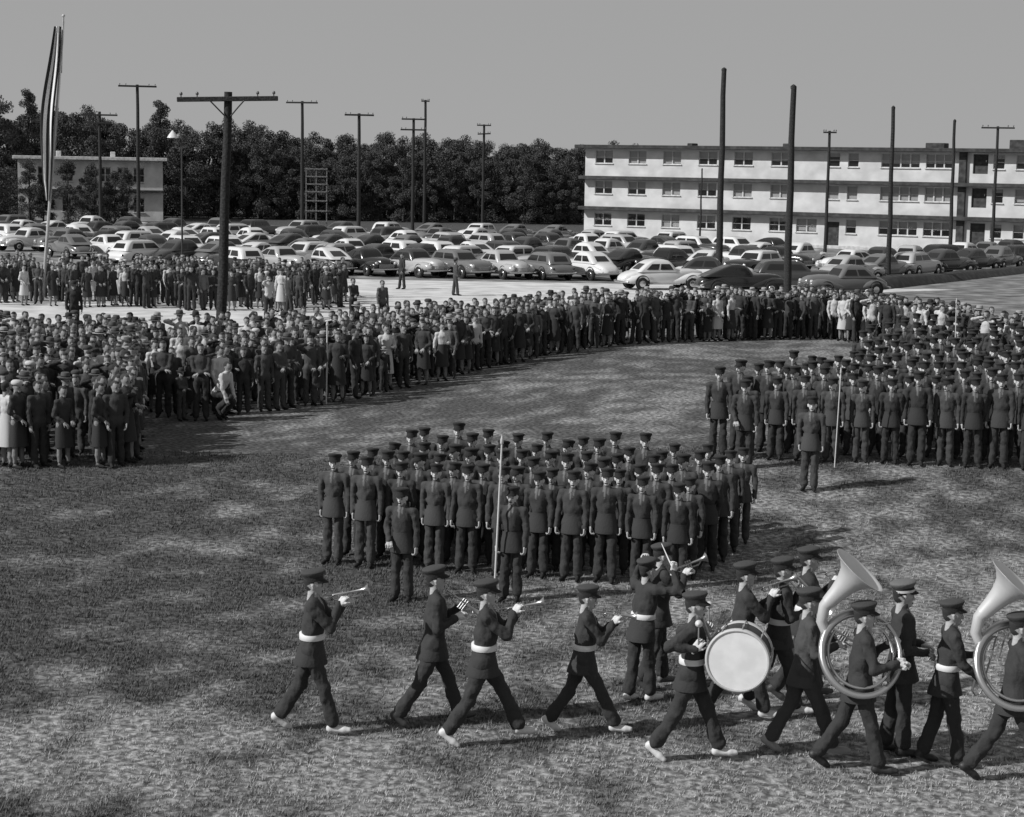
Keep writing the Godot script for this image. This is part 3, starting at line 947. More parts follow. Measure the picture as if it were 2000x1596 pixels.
func spectator(where: String, group: String, x: float, d: float, turn: float, look: Array, sc: float) -> Node3D:
	var k: Dictionary = crowd_kinds[look[0]]
	var v: Array = k.variants[look[1]]
	var lab := "%s in %s%s, %s" % ["woman" if k.woman else "spectator", v[0], " and hat" if look[2] >= 0 else "", where]
	var t := thing("person", lab, "spectator", P(x, d), turn, group)
	t.scale = Vector3.ONE * sc
	part("body", v[1], M.cloth, t)
	if k.woman: part("skirt", k.skirts[look[1]], M.cloth, t)
	if look[2] >= 0:
		var h := part("hat", M.hats[look[2]], M.cloth, t)
		h.transform = k.head
	return t

func along(line: Array, u: float) -> Vector2:   # a place at length u on a polyline
	for i in line.size() - 1:
		var a: Vector2 = line[i]; var b: Vector2 = line[i + 1]
		var l := a.distance_to(b)
		if u <= l or i == line.size() - 2: return a.lerp(b, u / l)
		u -= l
	return line[-1]

func length_of(line: Array) -> float:
	var s := 0.0
	for i in line.size() - 1: s += (line[i] as Vector2).distance_to(line[i + 1])
	return s

func build_crowd() -> void:
	var front := [Vector2(-13.2, 37.6), Vector2(-9.6, 36.2), Vector2(-7.7, 36.4), Vector2(-8.82, 42.22), Vector2(-7.13, 43.86), Vector2(-4.74, 47.02), Vector2(-2.7, 51.2), Vector2(-0.65, 55.8), Vector2(1.9, 59.6), Vector2(4.5, 62.4), Vector2(8.2, 64.5), Vector2(12.3, 66.6)]
	var back := [Vector2(-15.2, 53.0), Vector2(-13.5, 53.4), Vector2(-12.0, 53.0), Vector2(-11.0, 53.2), Vector2(-9.0, 54.2), Vector2(-6.6, 56.4), Vector2(-3.6, 59.6), Vector2(-1.0, 61.8), Vector2(1.6, 63.8), Vector2(4.3, 66.2), Vector2(8.1, 68.4), Vector2(12.3, 70.0)]
	var g := "spectators crowded along the edge of the field"
	var total := length_of(front)
	var step := 0.52
	var n := 0
	var spare := []
	var cols := int(total / step)
	var rowc := {}
	for i in cols:
		var u := i * step
		var s := u
		# the matching place on the back line, segment by segment
		var seg := 0
		while seg < front.size() - 2 and s > (front[seg] as Vector2).distance_to(front[seg + 1]):
			s -= (front[seg] as Vector2).distance_to(front[seg + 1]); seg += 1
		var w: float = s / (front[seg] as Vector2).distance_to(front[seg + 1])
		var a: Vector2 = (front[seg] as Vector2).lerp(front[seg + 1], w)
		var b: Vector2 = (back[seg] as Vector2).lerp(back[seg + 1], w)
		var depth := a.distance_to(b)
		var rows := maxi(5, int(depth / 0.92))
		for r in rows:
			if rng.randf() < 0.06: continue
			var p := a.lerp(b, (r + rng.randf_range(-0.25, 0.25)) / rows)
			p.x += rng.randf_range(-0.16, 0.16)
			if p.x < -0.285 * p.y - 0.5: continue
			var face := Vector2(1.0, 29.0) - p   # they watch the middle formation
			var turn := atan2(face.y, face.x) + rng.randfn(0.0, 0.45)
			var look := pick_look(0.13 + 0.24 * r / rows)
			var sc := rng.randf_range(0.9, 1.04)
			if rng.randf() < 0.06: sc = rng.randf_range(0.68, 0.8)
			spare.append([p, turn, look, sc, r + 1, i + 1])
	# largest in the picture first
	spare.sort_custom(func(q, w): return q[0].y < w[0].y)
	var rest := []
	for q in spare:
		if n < 198:
			n += 1
			spectator("%s row, %s along from crowd's left end" % [ordinal(q[4]), ordinal(q[5])], g, q[0].x, q[0].y, q[1], q[2], q[3])
		else: rest.append(q)
	# a few that stand out
	g = "spectators apart from the crowd"
	spectator("all in white at the left edge of the picture", g, -10.05, 36.3, 0.9, [5, 2, -1], 0.97)
	spectator("crouching low at the foot of the tall utility pole", g, -7.0, 43.41, -0.4, [6, 3, -1], 1.0)
	spectator("standing tall behind the left of the crowd", g, -15.3, 64.0, -1.2, [0, 0, 0], 1.06)
	spectator("walking on the pale road right of the tall utility pole", g, -8.9, 73.0, 0.5, [2, 0, -1], 1.04)
	spectator("standing next to the walker on the pale road", g, -9.6, 72.0, -0.9, [3, 3, -1], 1.0)
	spectator("crossing the pale road alone near the parked cars", g, -5.6, 92.0, -2.6, [2, 0, -1], 1.0)
	spectator("standing on the pale road behind the middle of the crowd", g, -6.2, 71.0, -0.7, [1, 1, -1], 1.0)
	spectator("standing on the pale road, second behind the crowd's middle", g, -5.0, 70.0, -0.8, [0, 4, -1], 1.0)
	spectator("running across the pale road by the nearest car row", g, -2.8, 88.0, 0.3, [2, 2, 1], 1.0)
	# those beyond: across the road at left, and behind the right formation
	for k in 240:
		var u := rng.randf()
		var p := Vector2(lerpf(-25.5, -7.4, u), 77.5 + 11.0 * rng.randf() - 2.0 * u)
		rest.append([p, -1.1 + rng.randf_range(-0.7, 0.7), pick_look(0.2), rng.randf_range(0.92, 1.04), 0, 0])
	for k in 120:
		var u := rng.randf()
		var p := Vector2(lerpf(11.2, 15.0, u) + rng.randf_range(-0.4, 0.4), lerpf(67.5, 53.0, u) + rng.randf_range(-0.5, 3.0))
		rest.append([p, -1.75 + rng.randf_range(-0.7, 0.7), pick_look(0.5), rng.randf_range(0.92, 1.04), 0, 0])
	crowd_mass(rest)

func crowd_mass(rest: Array) -> void:   # those past the three hundred that show largest
	var root := Node3D.new()
	root.name = "crowd"
	add_child(root)
	tag(root, "standing spectators farther off, across the pale road and beyond the formations", "crowd", "", "stuff")
	var by := {}
	for q in rest:
		var key := [q[2][0], q[2][1]]
		if not by.has(key): by[key] = []
		by[key].append(q)
	for key in by:
		var mm := MultiMesh.new()
		mm.transform_format = MultiMesh.TRANSFORM_3D
		mm.mesh = crowd_kinds[key[0]].variants[key[1]][1]
		mm.instance_count = by[key].size()
		for i in by[key].size():
			var q = by[key][i]
			mm.set_instance_transform(i, Transform3D(Basis(Vector3.UP, q[1]).scaled(Vector3.ONE * q[3]), P(q[0].x, q[0].y)))
		for w in (2 if crowd_kinds[key[0]].woman else 1):
			var mi := MultiMeshInstance3D.new()
			mi.name = "figures" if w == 0 else "skirts"
			if w == 1:
				var m2 := MultiMesh.new()
				m2.transform_format = MultiMesh.TRANSFORM_3D
				m2.mesh = crowd_kinds[key[0]].skirts[key[1]]
				m2.instance_count = mm.instance_count
				for i in mm.instance_count: m2.set_instance_transform(i, mm.get_instance_transform(i))
				mm = m2
			mi.multimesh = mm
			mi.material_override = M.cloth
			mi.set_meta("kind", "stuff")
			root.add_child(mi, true)

	for h in M.hats.size():
		var of := rest.filter(func(q): return q[2][2] == h)
		if of.is_empty(): continue
		var hm := MultiMesh.new()
		hm.transform_format = MultiMesh.TRANSFORM_3D
		hm.mesh = M.hats[h]
		hm.instance_count = of.size()
		for i in of.size():
			hm.set_instance_transform(i, Transform3D(Basis(Vector3.UP, of[i][1]).scaled(Vector3.ONE * of[i][3]), P(of[i][0].x, of[i][0].y)) * crowd_kinds[of[i][2][0]].head)
		var hi := MultiMeshInstance3D.new()
		hi.name = "hats"
		hi.multimesh = hm
		hi.material_override = M.cloth
		hi.set_meta("kind", "stuff")
		root.add_child(hi, true)

# ---------------------------------------------------------------- cars of the fifties
func rrect(x0: float, x1: float, hz: float, y: float, rad: float, per := 5) -> PackedVector3Array:
	var r := PackedVector3Array()
	for c in 4:
		var sx: float = [1, -1, -1, 1][c]; var sz: float = [1, 1, -1, -1][c]
		var cx: float = (x1 - rad) if sx > 0 else (x0 + rad)
		var cz := sz * (hz - rad)
		for k in per:
			var a := PI / 2 * (c + float(k) / (per - 1))
			r.append(Vector3(cx + cos(a) * rad, y, cz + sin(a) * rad))
	return r

func make_car(kind: int) -> Dictionary:
	var L := [2.5, 2.55, 2.4][kind] as float
	var body := Mb.new()
	var rings := []
	for q in [[-1.0, 0.5, 0.46, 0.62], [-0.985, 0.66, 0.4, 0.74], [-0.94, 0.79, 0.34, 0.86], [-0.82, 0.88, 0.3, 0.97], [-0.62, 0.92, 0.27, 1.02], [-0.3, 0.925, 0.26, 1.01], [0.1, 0.925, 0.26, 1.03], [0.4, 0.92, 0.26, 1.06], [0.62, 0.91, 0.27, 1.06], [0.8, 0.87, 0.31, 1.02], [0.92, 0.8, 0.35, 0.95], [0.98, 0.68, 0.4, 0.84], [1.0, 0.5, 0.46, 0.7]]:
		var x: float = q[0] * L
		var w: float = q[1]; var y0: float = q[2]; var y1: float = q[3]
		var r := PackedVector3Array()
		var hh := y1 - y0
		for p in [[0.0, 0.0], [0.75, 0.0], [0.93, 0.06], [1.0, 0.25], [1.0, 0.5], [0.985, 0.72], [0.93, 0.9], [0.8, 0.985], [0.5, 1.03], [0.0, 1.06]]:
			r.append(Vector3(x, y0 + hh * p[1], w * p[0]))
		for k in range(8, 0, -1):
			r.append(Vector3(r[k].x, r[k].y, -r[k].z))
		rings.append(r)
	body.loft(rings, true, true)
	if kind != 1:   # a narrower body between round wings
		body = Mb.new()
		rings = []
		for q in [[-1.0, 0.3, 0.5, 0.6], [-0.97, 0.45, 0.42, 0.72], [-0.9, 0.58, 0.36, 0.86], [-0.75, 0.7, 0.32, 1.0], [-0.5, 0.79, 0.3, 1.07], [-0.1, 0.81, 0.3, 1.08], [0.2, 0.8, 0.3, 1.08], [0.42, 0.7, 0.32, 1.1], [0.62, 0.58, 0.34, 1.1], [0.82, 0.48, 0.37, 1.06], [0.93, 0.38, 0.42, 0.98], [0.98, 0.28, 0.48, 0.86], [1.0, 0.16, 0.54, 0.72]]:
			var r := PackedVector3Array()
			for p in [[0.0, 0.0], [0.75, 0.0], [0.93, 0.06], [1.0, 0.25], [1.0, 0.5], [0.985, 0.72], [0.9, 0.9], [0.72, 0.99], [0.4, 1.03], [0.0, 1.06]]:
				r.append(Vector3(q[0] * L, q[2] + (q[3] - q[2]) * p[1], q[1] * p[0]))
			for k in range(8, 0, -1): r.append(Vector3(r[k].x, r[k].y, -r[k].z))
			rings.append(r)
		body.loft(rings, true, true)
		for sz in [-1.0, 1.0]:
			body.tube([Vector3(2.38, 0.6, sz * 0.62), Vector3(2.28, 0.63, sz * 0.64), Vector3(2.05, 0.65, sz * 0.65), Vector3(1.6, 0.66, sz * 0.66), Vector3(1.2, 0.6, sz * 0.67), Vector3(0.8, 0.52, sz * 0.68), Vector3(0.3, 0.45, sz * 0.69)], [0.07, 0.2, 0.27, 0.285, 0.25, 0.19, 0.1], 12)
			body.tube([Vector3(-0.7, 0.46, sz * 0.69), Vector3(-0.95, 0.56, sz * 0.67), Vector3(-1.25, 0.62, sz * 0.66), Vector3(-1.6, 0.62, sz * 0.65), Vector3(-2.0, 0.56, sz * 0.6), Vector3(-2.3, 0.48, sz * 0.54)], [0.1, 0.21, 0.27, 0.275, 0.22, 0.08], 12)
			body.cbox(Vector3(-0.2, 0.33, sz * 0.8), Vector3(1.9, 0.05, 0.22), 0.01)
	# greenhouse: rounded rings from the belt line to the roof
	var gh := [[0.98, -1.7, 0.72, 0.77], [1.12, -1.55, 0.62, 0.755], [1.3, -1.33, 0.5, 0.72], [1.48, -1.08, 0.36, 0.66], [1.6, -0.85, 0.2, 0.57], [1.66, -0.55, -0.02, 0.44]]
	if kind == 1: gh = [[0.96, -2.25, 0.9, 0.8], [1.1, -2.18, 0.76, 0.775], [1.26, -2.08, 0.6, 0.74], [1.43, -1.94, 0.42, 0.69], [1.55, -1.78, 0.24, 0.62], [1.6, -1.5, 0.02, 0.5]]
	elif kind == 2: gh = [[0.96, -2.15, 0.66, 0.74], [1.1, -1.88, 0.56, 0.74], [1.26, -1.52, 0.45, 0.71], [1.42, -1.14, 0.31, 0.65], [1.54, -0.82, 0.16, 0.57], [1.6, -0.5, -0.05, 0.44]]
	var roof := Mb.new()
	var rr := []
	for q in gh: rr.append(rrect(q[1], q[2], q[3], q[0], 0.2))
	roof.loft(rr, false, true)
	# glass: patches just proud of the greenhouse
	var at := func(s: float, y: float, out: float) -> Vector3:   # s: 0 front centre .. going round 0..4 sides
		var i := 0
		while i < gh.size() - 2 and y > gh[i + 1][0]: i += 1
		var t: float = (y - gh[i][0]) / (gh[i + 1][0] - gh[i][0])
		var x0: float = lerpf(gh[i][1], gh[i + 1][1], t) - out; var x1: float = lerpf(gh[i][2], gh[i + 1][2], t) + out; var hz: float = lerpf(gh[i][3], gh[i + 1][3], t) + out
		if s < 1.0: return Vector3(x1, y, lerpf(-hz + 0.2, hz - 0.2, s))
		if s < 2.0: return Vector3(lerpf(x1 - 0.22, x0 + 0.22, s - 1.0), y, hz)
		if s < 3.0: return Vector3(x0, y, lerpf(hz - 0.2, -hz + 0.2, s - 2.0))
		return Vector3(lerpf(x0 + 0.22, x1 - 0.22, s - 3.0), y, -hz)
	var glass := []
	for w in [["windshield", 0.0, 0.999, 1.1, 1.46], ["side_window", 1.02, 1.46, 1.1, 1.42], ["side_window", 1.52, 1.92, 1.1, 1.42], ["rear_window", 2.1, 2.9, 1.12, 1.42], ["side_window", 3.08, 3.48, 1.1, 1.42], ["side_window", 3.54, 3.98, 1.1, 1.42]]:
		var g := Mb.new()
		var gr := []
		for i in 5:
			var r := PackedVector3Array()
			for j in 5: r.append(at.call(lerpf(w[1], w[2], j / 4.0), lerpf(w[3], w[4], i / 4.0), 0.012))
			gr.append(r)
		for i in 4:
			for j in 4:
				var a: Vector3 = gr[i][j]; var b: Vector3 = gr[i + 1][j]; var c: Vector3 = gr[i + 1][j + 1]; var dd: Vector3 = gr[i][j + 1]
				if (c - a).cross(b - a).dot(Vector3(a.x + 0.3, 0.2, a.z)) > 0: g.quad(a, b, c, dd)
				else: g.quad(a, dd, c, b)
		glass.append([w[0], g.mesh()])
	var tyre := Mb.new()
	tyre.lathe([Vector2(0.19, -0.09), Vector2(0.3, -0.1), Vector2(0.345, -0.075), Vector2(0.355, 0), Vector2(0.345, 0.075), Vector2(0.3, 0.1), Vector2(0.19, 0.09)], 20, Transform3D(Basis(Vector3.RIGHT, PI / 2), Vector3.ZERO))
	var hub := Mb.new()
	hub.lathe([Vector2(0.2, -0.092), Vector2(0.2, 0.085), Vector2(0.15, 0.105), Vector2(0.07, 0.112), Vector2(0.001, 0.116)], 16, Transform3D(Basis(Vector3.RIGHT, PI / 2), Vector3.ZERO))
	var arch := Mb.new()
	arch.lathe([Vector2(0.001, 0.9), Vector2(0.41, 0.9), Vector2(0.43, 0.932), Vector2(0.4, 0.934), Vector2(0.38, 0.91), Vector2(0.001, 0.91)], 20, Transform3D(Basis(Vector3.RIGHT, PI / 2), Vector3.ZERO))
	var bump := []
	for s in [-1.0, 1.0]:
		var b := Mb.new()
		var pts := []
		for j in 9:
			var z := lerpf(-0.9, 0.9, j / 8.0)
			pts.append(Vector3(s * (L + 0.09 - 0.26 * pow(absf(z) / 0.9, 3.0)), 0.45, z))
		b.tube(pts, [0.055], 8)
		bump.append(b.mesh())
	var lamp := Mb.new()
	lamp.lathe([Vector2(0.105, -0.06), Vector2(0.11, 0.02), Vector2(0.085, 0.04), Vector2(0.001, 0.06)], 14, Transform3D(Basis(Vector3.BACK, -PI / 2), Vector3.ZERO))
	var tail := Mb.new()
	tail.lathe([Vector2(0.06, -0.05), Vector2(0.065, 0.02), Vector2(0.001, 0.05)], 10, Transform3D(Basis(Vector3.BACK, PI / 2), Vector3.ZERO))
	var grille := Mb.new()
	for k in 4: grille.tube([Vector3(L - 0.03, 0.55 + 0.055 * k, -0.5), Vector3(L + 0.015, 0.55 + 0.055 * k, 0), Vector3(L - 0.03, 0.55 + 0.055 * k, 0.5)], [0.016], 6)
	return {"L": L, "body": body.mesh(), "roof": roof.mesh(), "glass": glass, "tyre": tyre.mesh(), "hub": hub.mesh(), "arch": arch.mesh(), "bump": bump, "lamp": lamp.mesh(), "tail": tail.mesh(), "grille": grille.mesh()}

var cars := []
func car(kind: int, paint: int, roof_paint: int, x: float, d: float, turn_deg: float, where: String, group: String) -> void:
	var c: Dictionary = cars[kind]
	var names := ["white", "pale grey", "mid grey", "dark grey", "black"]
	var kinds := ["sedan", "station wagon", "coupe"]
	var lab := "%s %s%s, %s" % [names[paint], kinds[kind], "" if roof_paint == paint else " with %s roof" % names[roof_paint], where]
	var t := thing("parked_car", lab, "car", P(x, d) + Vector3(0, 0.006, 0), deg_to_rad(turn_deg), group)
	t.scale = Vector3.ONE * 0.94
	part("body", c.body, M.paint[paint], t)
	part("roof", c.roof, M.paint[roof_paint], t)
	for g in c.glass: part(g[0], g[1], M.car_glass, t)
	for sx in [-1.0, 1.0]:
		for sz in [-1.0, 1.0]:
			var a := part("wheel_arch", c.arch, M.rubber, t)
			a.position = Vector3(sx * 1.5, 0.4, 0 if kind == 1 else -0.02 * sz)
			if sz < 0: a.rotation.y = PI
			var w := part("wheel", c.tyre, M.rubber, t)
			w.position = Vector3(sx * 1.5, 0.355, sz * 0.84)
			if sz < 0: w.rotation.y = PI
			part("hubcap", c.hub, M.chrome, w)
	part("bumper", c.bump[0], M.chrome, t)
	part("bumper", c.bump[1], M.chrome, t)
	part("grille", c.grille, M.chrome, t)
	for sz in [-1.0, 1.0]:
		part("headlight", c.lamp, M.lens, t).position = Vector3(c.L - 0.09, 0.76, sz * 0.68) if kind == 1 else Vector3(2.3, 0.78, sz * 0.62)
		part("tail_light", c.tail, M.rubber, t).position = Vector3(-c.L + 0.06, 0.7, sz * 0.66) if kind == 1 else Vector3(-2.12, 0.66, sz * 0.58)

func build_cars() -> void:
	for k in 3: cars.append(make_car(k))
	var rows := [
		["nearest car row", 103.5, -15.5, 6.0, 2.4, -56.0, 0.0],
		["second car row", 110.0, -22.0, 15.0, 2.4, 54.0, 0.01],
		["third car row", 116.5, -28.0, 18.0, 2.5, -55.0, 0.02],
		["fourth car row", 124.0, -33.0, 20.0, 2.6, 52.0, 0.03],
		["fifth car row", 132.5, -37.0, 20.0, 2.7, -52.0, 0.03],
		["sixth car row", 142.0, -41.0, 13.0, 2.9, 50.0, 0.03],
		["farthest car row", 154.0, -46.0, 6.0, 3.5, 62.0, 0.04]]
	for r in rows:
		var x: float = r[2]
		var k := 0
		while x < r[3]:
			k += 1
			var q := rng.randf()
			var p := 0 if q < 0.24 else (1 if q < 0.42 else (2 if q < 0.58 else (3 if q < 0.8 else 4)))
			var rp := p if rng.randf() < 0.75 else (0 if p > 1 else 3)
			if rng.randf() > 0.07:
				car(rng.randi() % 3, p, rp, x, r[1] - r[6] * x + rng.randf_range(-0.6, 0.6), r[5] + rng.randf_range(-6, 6) + (180.0 if rng.randf() < 0.35 else 0.0), "%s from left in the %s" % [ordinal(k), r[0]], "cars parked in rows behind the crowd")
			x += r[4] + rng.randf_range(-0.25, 0.3)
	var g := "cars parked at the near right end of the lot"
	car(0, 0, 0, 7.6, 95.5, 20, "closest to the right end of the crowd", g)
	car(2, 4, 4, 11.3, 92.5, 12, "between the two tall bare poles nearest the crowd", g)
	car(0, 0, 3, 10.6, 99.5, -8, "just left of the tallest bare pole", g)
	car(1, 3, 3, 14.8, 97.5, 5, "behind the second bare pole", g)
	car(0, 2, 2, 16.6, 93.0, 200, "right of the second bare pole, nearest the crowd", g)
	g = "cars parked behind the earth bank at right"
	for k in 8:
		var u := k / 7.0
		var p: int = [1, 2, 1, 3, 4, 2, 4, 3][k]
		car([0, 2, 1, 0, 2, 0, 1, 0][k], p, p, lerpf(19.0, 37.5, u), lerpf(104.5, 130.0, u), 40 + 7 * (k % 3), "%s from left behind the dark bank" % ordinal(k + 1), g)

	for k in 7:
		var u := k / 6.0
		var p: int = [0, 3, 1, 4, 0, 2, 3][k]
		car([2, 0, 0, 1, 0, 2, 0][k], p, p, lerpf(20.5, 36.0, u), lerpf(113.5, 135.0, u), 220 + 9 * (k % 3), "%s from left in the second line behind the dark bank" % ordinal(k + 1), g)

# ---------------------------------------------------------------- poles
func utility_pole(label: String, x: float, d: float, h: float, r: float, arms: Array, lean := Vector2.ZERO, braces := false, group := "utility poles") -> Node3D:
	var t := thing("utility_pole", label, "utility pole", P(x, d) - Vector3(0, 0.1, 0), 0.0, group)
	var top := Vector3(lean.x, h, lean.y)
	var mb := Mb.new()
	var pts := []; var rad := []
	for k in 7:
		var u := k / 6.0
		pts.append(top * u + Vector3(sin(k * 2.1 + x) * 0.015 * r / 0.15, 0, 0)); rad.append(lerpf(r * 1.15, r * 0.82, u))
	mb.tube(pts, rad, 12)
	part("shaft", mb.mesh(), M.timber, t)
	for a in arms:   # [drop from the top, length, turn, tilt]
		var c: Vector3 = top * ((h - a[0]) / h)
		var b := Basis(Vector3.UP, deg_to_rad(a[2])) * Basis(Vector3.BACK, deg_to_rad(a[3]))
		var th: float = maxf(0.1, r * 0.85)
		mb = Mb.new()
		mb.cbox(c + b * Vector3(0, 0, r * 0.95), Vector3(a[1], th * 1.15, th), 0.012, b)
		part("crossarm", mb.mesh(), M.timber, t)
		for s in [-0.46, -0.3, 0.3, 0.46]:
			mb = Mb.new()
			mb.lathe([Vector2(0.018, 0), Vector2(0.018, 0.06), Vector2(0.045, 0.065), Vector2(0.05, 0.11), Vector2(0.035, 0.15), Vector2(0.001, 0.16)], 8, Transform3D(Basis(), c + b * Vector3(a[1] * s, th * 0.55, r * 0.95)))
			part("insulator", mb.mesh(), M.insulator, t)
		if braces:
			for s in [-1.0, 1.0]:
				mb = Mb.new()
				mb.tube([c + b * Vector3(s * a[1] * 0.17, -th * 0.4, r * 1.5), c + b * Vector3(s * a[1] * 0.1, -0.28, r * 1.45), c + b * Vector3(s * r * 0.6, -0.52, r * 1.1)], [0.022], 6)
				part("brace", mb.mesh(), M.iron, t)
	return t

func bare_pole(label: String, x: float, d: float, h: float, r: float, lean: float) -> void:
	var t := thing("timber_pole", label, "pole", P(x, d) - Vector3(0, 0.1, 0), 0.0, "bare timber poles in a row at right")
	var mb := Mb.new()
	var pts := []; var rad := []
	for k in 9:
		var u := k / 8.0
		pts.append(Vector3(lean * u + 0.02 * sin(k * 1.7 + x), h * u, 0.02 * cos(k * 2.3))); rad.append(lerpf(r * 1.2, r * 0.8, u))
	mb.tube(pts, rad, 12)
	part("shaft", mb.mesh(), M.timber, t)
	mb = Mb.new()
	mb.lathe([Vector2(r * 0.86, -0.12), Vector2(r * 0.88, 0.0), Vector2(r * 0.4, 0.07), Vector2(0.001, 0.1)], 10, Transform3D(Basis(), Vector3(lean, h, 0)))
	part("pole_top", mb.mesh(), M.timber, t)

func build_poles() -> void:
	utility_pole("stout utility pole with thick braced crossarm rising out of the crowd", -9.18, 57.5, 8.35, 0.15, [[0.22, 3.1, 0, 1.6]], Vector2(0.28, 0), true)
	utility_pole("slim utility pole with single crossarm right of the white flat block", -33.27, 163.5, 12.9, 0.16, [[0.15, 3.3, 12, 0]])
	utility_pole("utility pole with square crossarm half lost among the left trees", -37.4, 167.0, 10.6, 0.15, [[0.3, 3.2, 5, 0], [1.0, 2.2, 5, 0]])
	utility_pole("slim utility pole beside the pale lattice frame", -20.44, 177.5, 12.2, 0.16, [[0.15, 3.1, -10, 0]])
	utility_pole("slim utility pole with wide crossarm, left of the twin poles", -14.0, 165.4, 10.8, 0.16, [[0.15, 2.6, 8, 0]])
	utility_pole("utility pole with two crossarms, the shorter of the twin poles", -9.9, 178.5, 10.8, 0.15, [[0.1, 2.3, 6, 0], [1.1, 2.5, 6, 0]])
	utility_pole("tallest utility pole of the twin pair with a tiny crossarm", -8.85, 180.0, 12.6, 0.14, [[0.12, 0.8, 0, 0]])
	utility_pole("far small utility pole with two short crossarms before the wood", -3.5, 198.6, 10.8, 0.14, [[0.1, 1.5, 0, 0], [1.0, 1.4, 10, 3]])
	utility_pole("slim utility pole with short crossarm before the barracks", 23.5, 140.0, 9.4, 0.12, [[0.12, 1.0, 0, 0]])
	utility_pole("utility pole with wide crossarm at the right end of barracks", 35.6, 138.0, 9.9, 0.12, [[0.12, 2.4, -12, 0]])
	bare_pole("tallest bare timber pole, first of the row from the left", 11.7, 105.7, 11.95, 0.17, -0.06)
	bare_pole("second bare timber pole from the left, standing at the crowd's edge", 13.24, 89.4, 10.3, 0.165, -0.05)
	bare_pole("third bare timber pole from the left, before the wide windows", 21.5, 106.1, 10.0, 0.13, -0.13)
	bare_pole("fourth and rightmost bare timber pole, thin", 29.6, 125.7, 9.9, 0.12, -0.11)
	bare_pole("thin short dark post against the barracks wall", 15.0, 150.0, 6.4, 0.07, 0.0)
	pole("marker_stake", "thin pale stake upright at the front edge of the crowd", "stake", P(-4.76, 46.8), P(-4.76, 46.8) + Vector3(0.02, 2.0, 0), 0.022, M.smooth, true)
	# lamp with a white dome shade, left of the stout pole
	var t := thing("street_lamp", "street lamp with a small white dome shade among the trees", "street lamp", P(-19.4, 105.0) - Vector3(0, 0.05, 0))
	var mb := Mb.new()
	mb.tube([Vector3(0.5, 0, 0), Vector3(0.5, 7.6, 0), Vector3(0.4, 7.95, 0), Vector3(0.1, 8.0, 0), Vector3(0.0, 7.9, 0)], [0.06, 0.045, 0.03, 0.025, 0.025], 8)
	part("post", mb.mesh(), M.iron, t)
	mb = Mb.new()
	mb.lathe([Vector2(0.04, 7.92), Vector2(0.08, 7.86), Vector2(0.2, 7.72), Vector2(0.3, 7.56), Vector2(0.32, 7.5), Vector2(0.3, 7.5), Vector2(0.18, 7.7), Vector2(0.04, 7.82)], 18)
	part("shade", mb.mesh(), M.paint[0], t)
	mb = Mb.new()
	mb.lathe([Vector2(0.001, 7.52), Vector2(0.06, 7.56), Vector2(0.07, 7.63), Vector2(0.03, 7.72)], 10)
	part("bulb", mb.mesh(), M.lens, t)
	# flag pole with its flag hanging limp
	t = thing("flagpole", "white flagpole leaning slightly above the left crowd", "flagpole", P(-20.6, 80.4) - Vector3(0, 0.05, 0))
	var top := Vector3(1.1, 12.2, 0)
	mb = Mb.new()
	mb.tube([Vector3.ZERO, top * 0.5, top], [0.075, 0.06, 0.035], 10)
	part("shaft", mb.mesh([0.4]), M.smooth, t)
	mb = Mb.new()
	mb.lathe([Vector2(0.001, -0.08), Vector2(0.06, -0.04), Vector2(0.08, 0), Vector2(0.06, 0.04), Vector2(0.001, 0.08)], 10, Transform3D(Basis(), top + Vector3(0, 0.07, 0)))
	part("finial", mb.mesh([0.5]), M.smooth, t)
	mb = Mb.new()
	mb.tube([top * 0.99 + Vector3(0.07, 0, 0.05), top * 0.5 + Vector3(0.1, 0, 0.06), Vector3(0.08, 1.2, 0.06)], [0.008], 5)
	part("halyard", mb.mesh([0.4]), M.smooth, t)
	build_flag(P(-20.6, 80.4) + top)

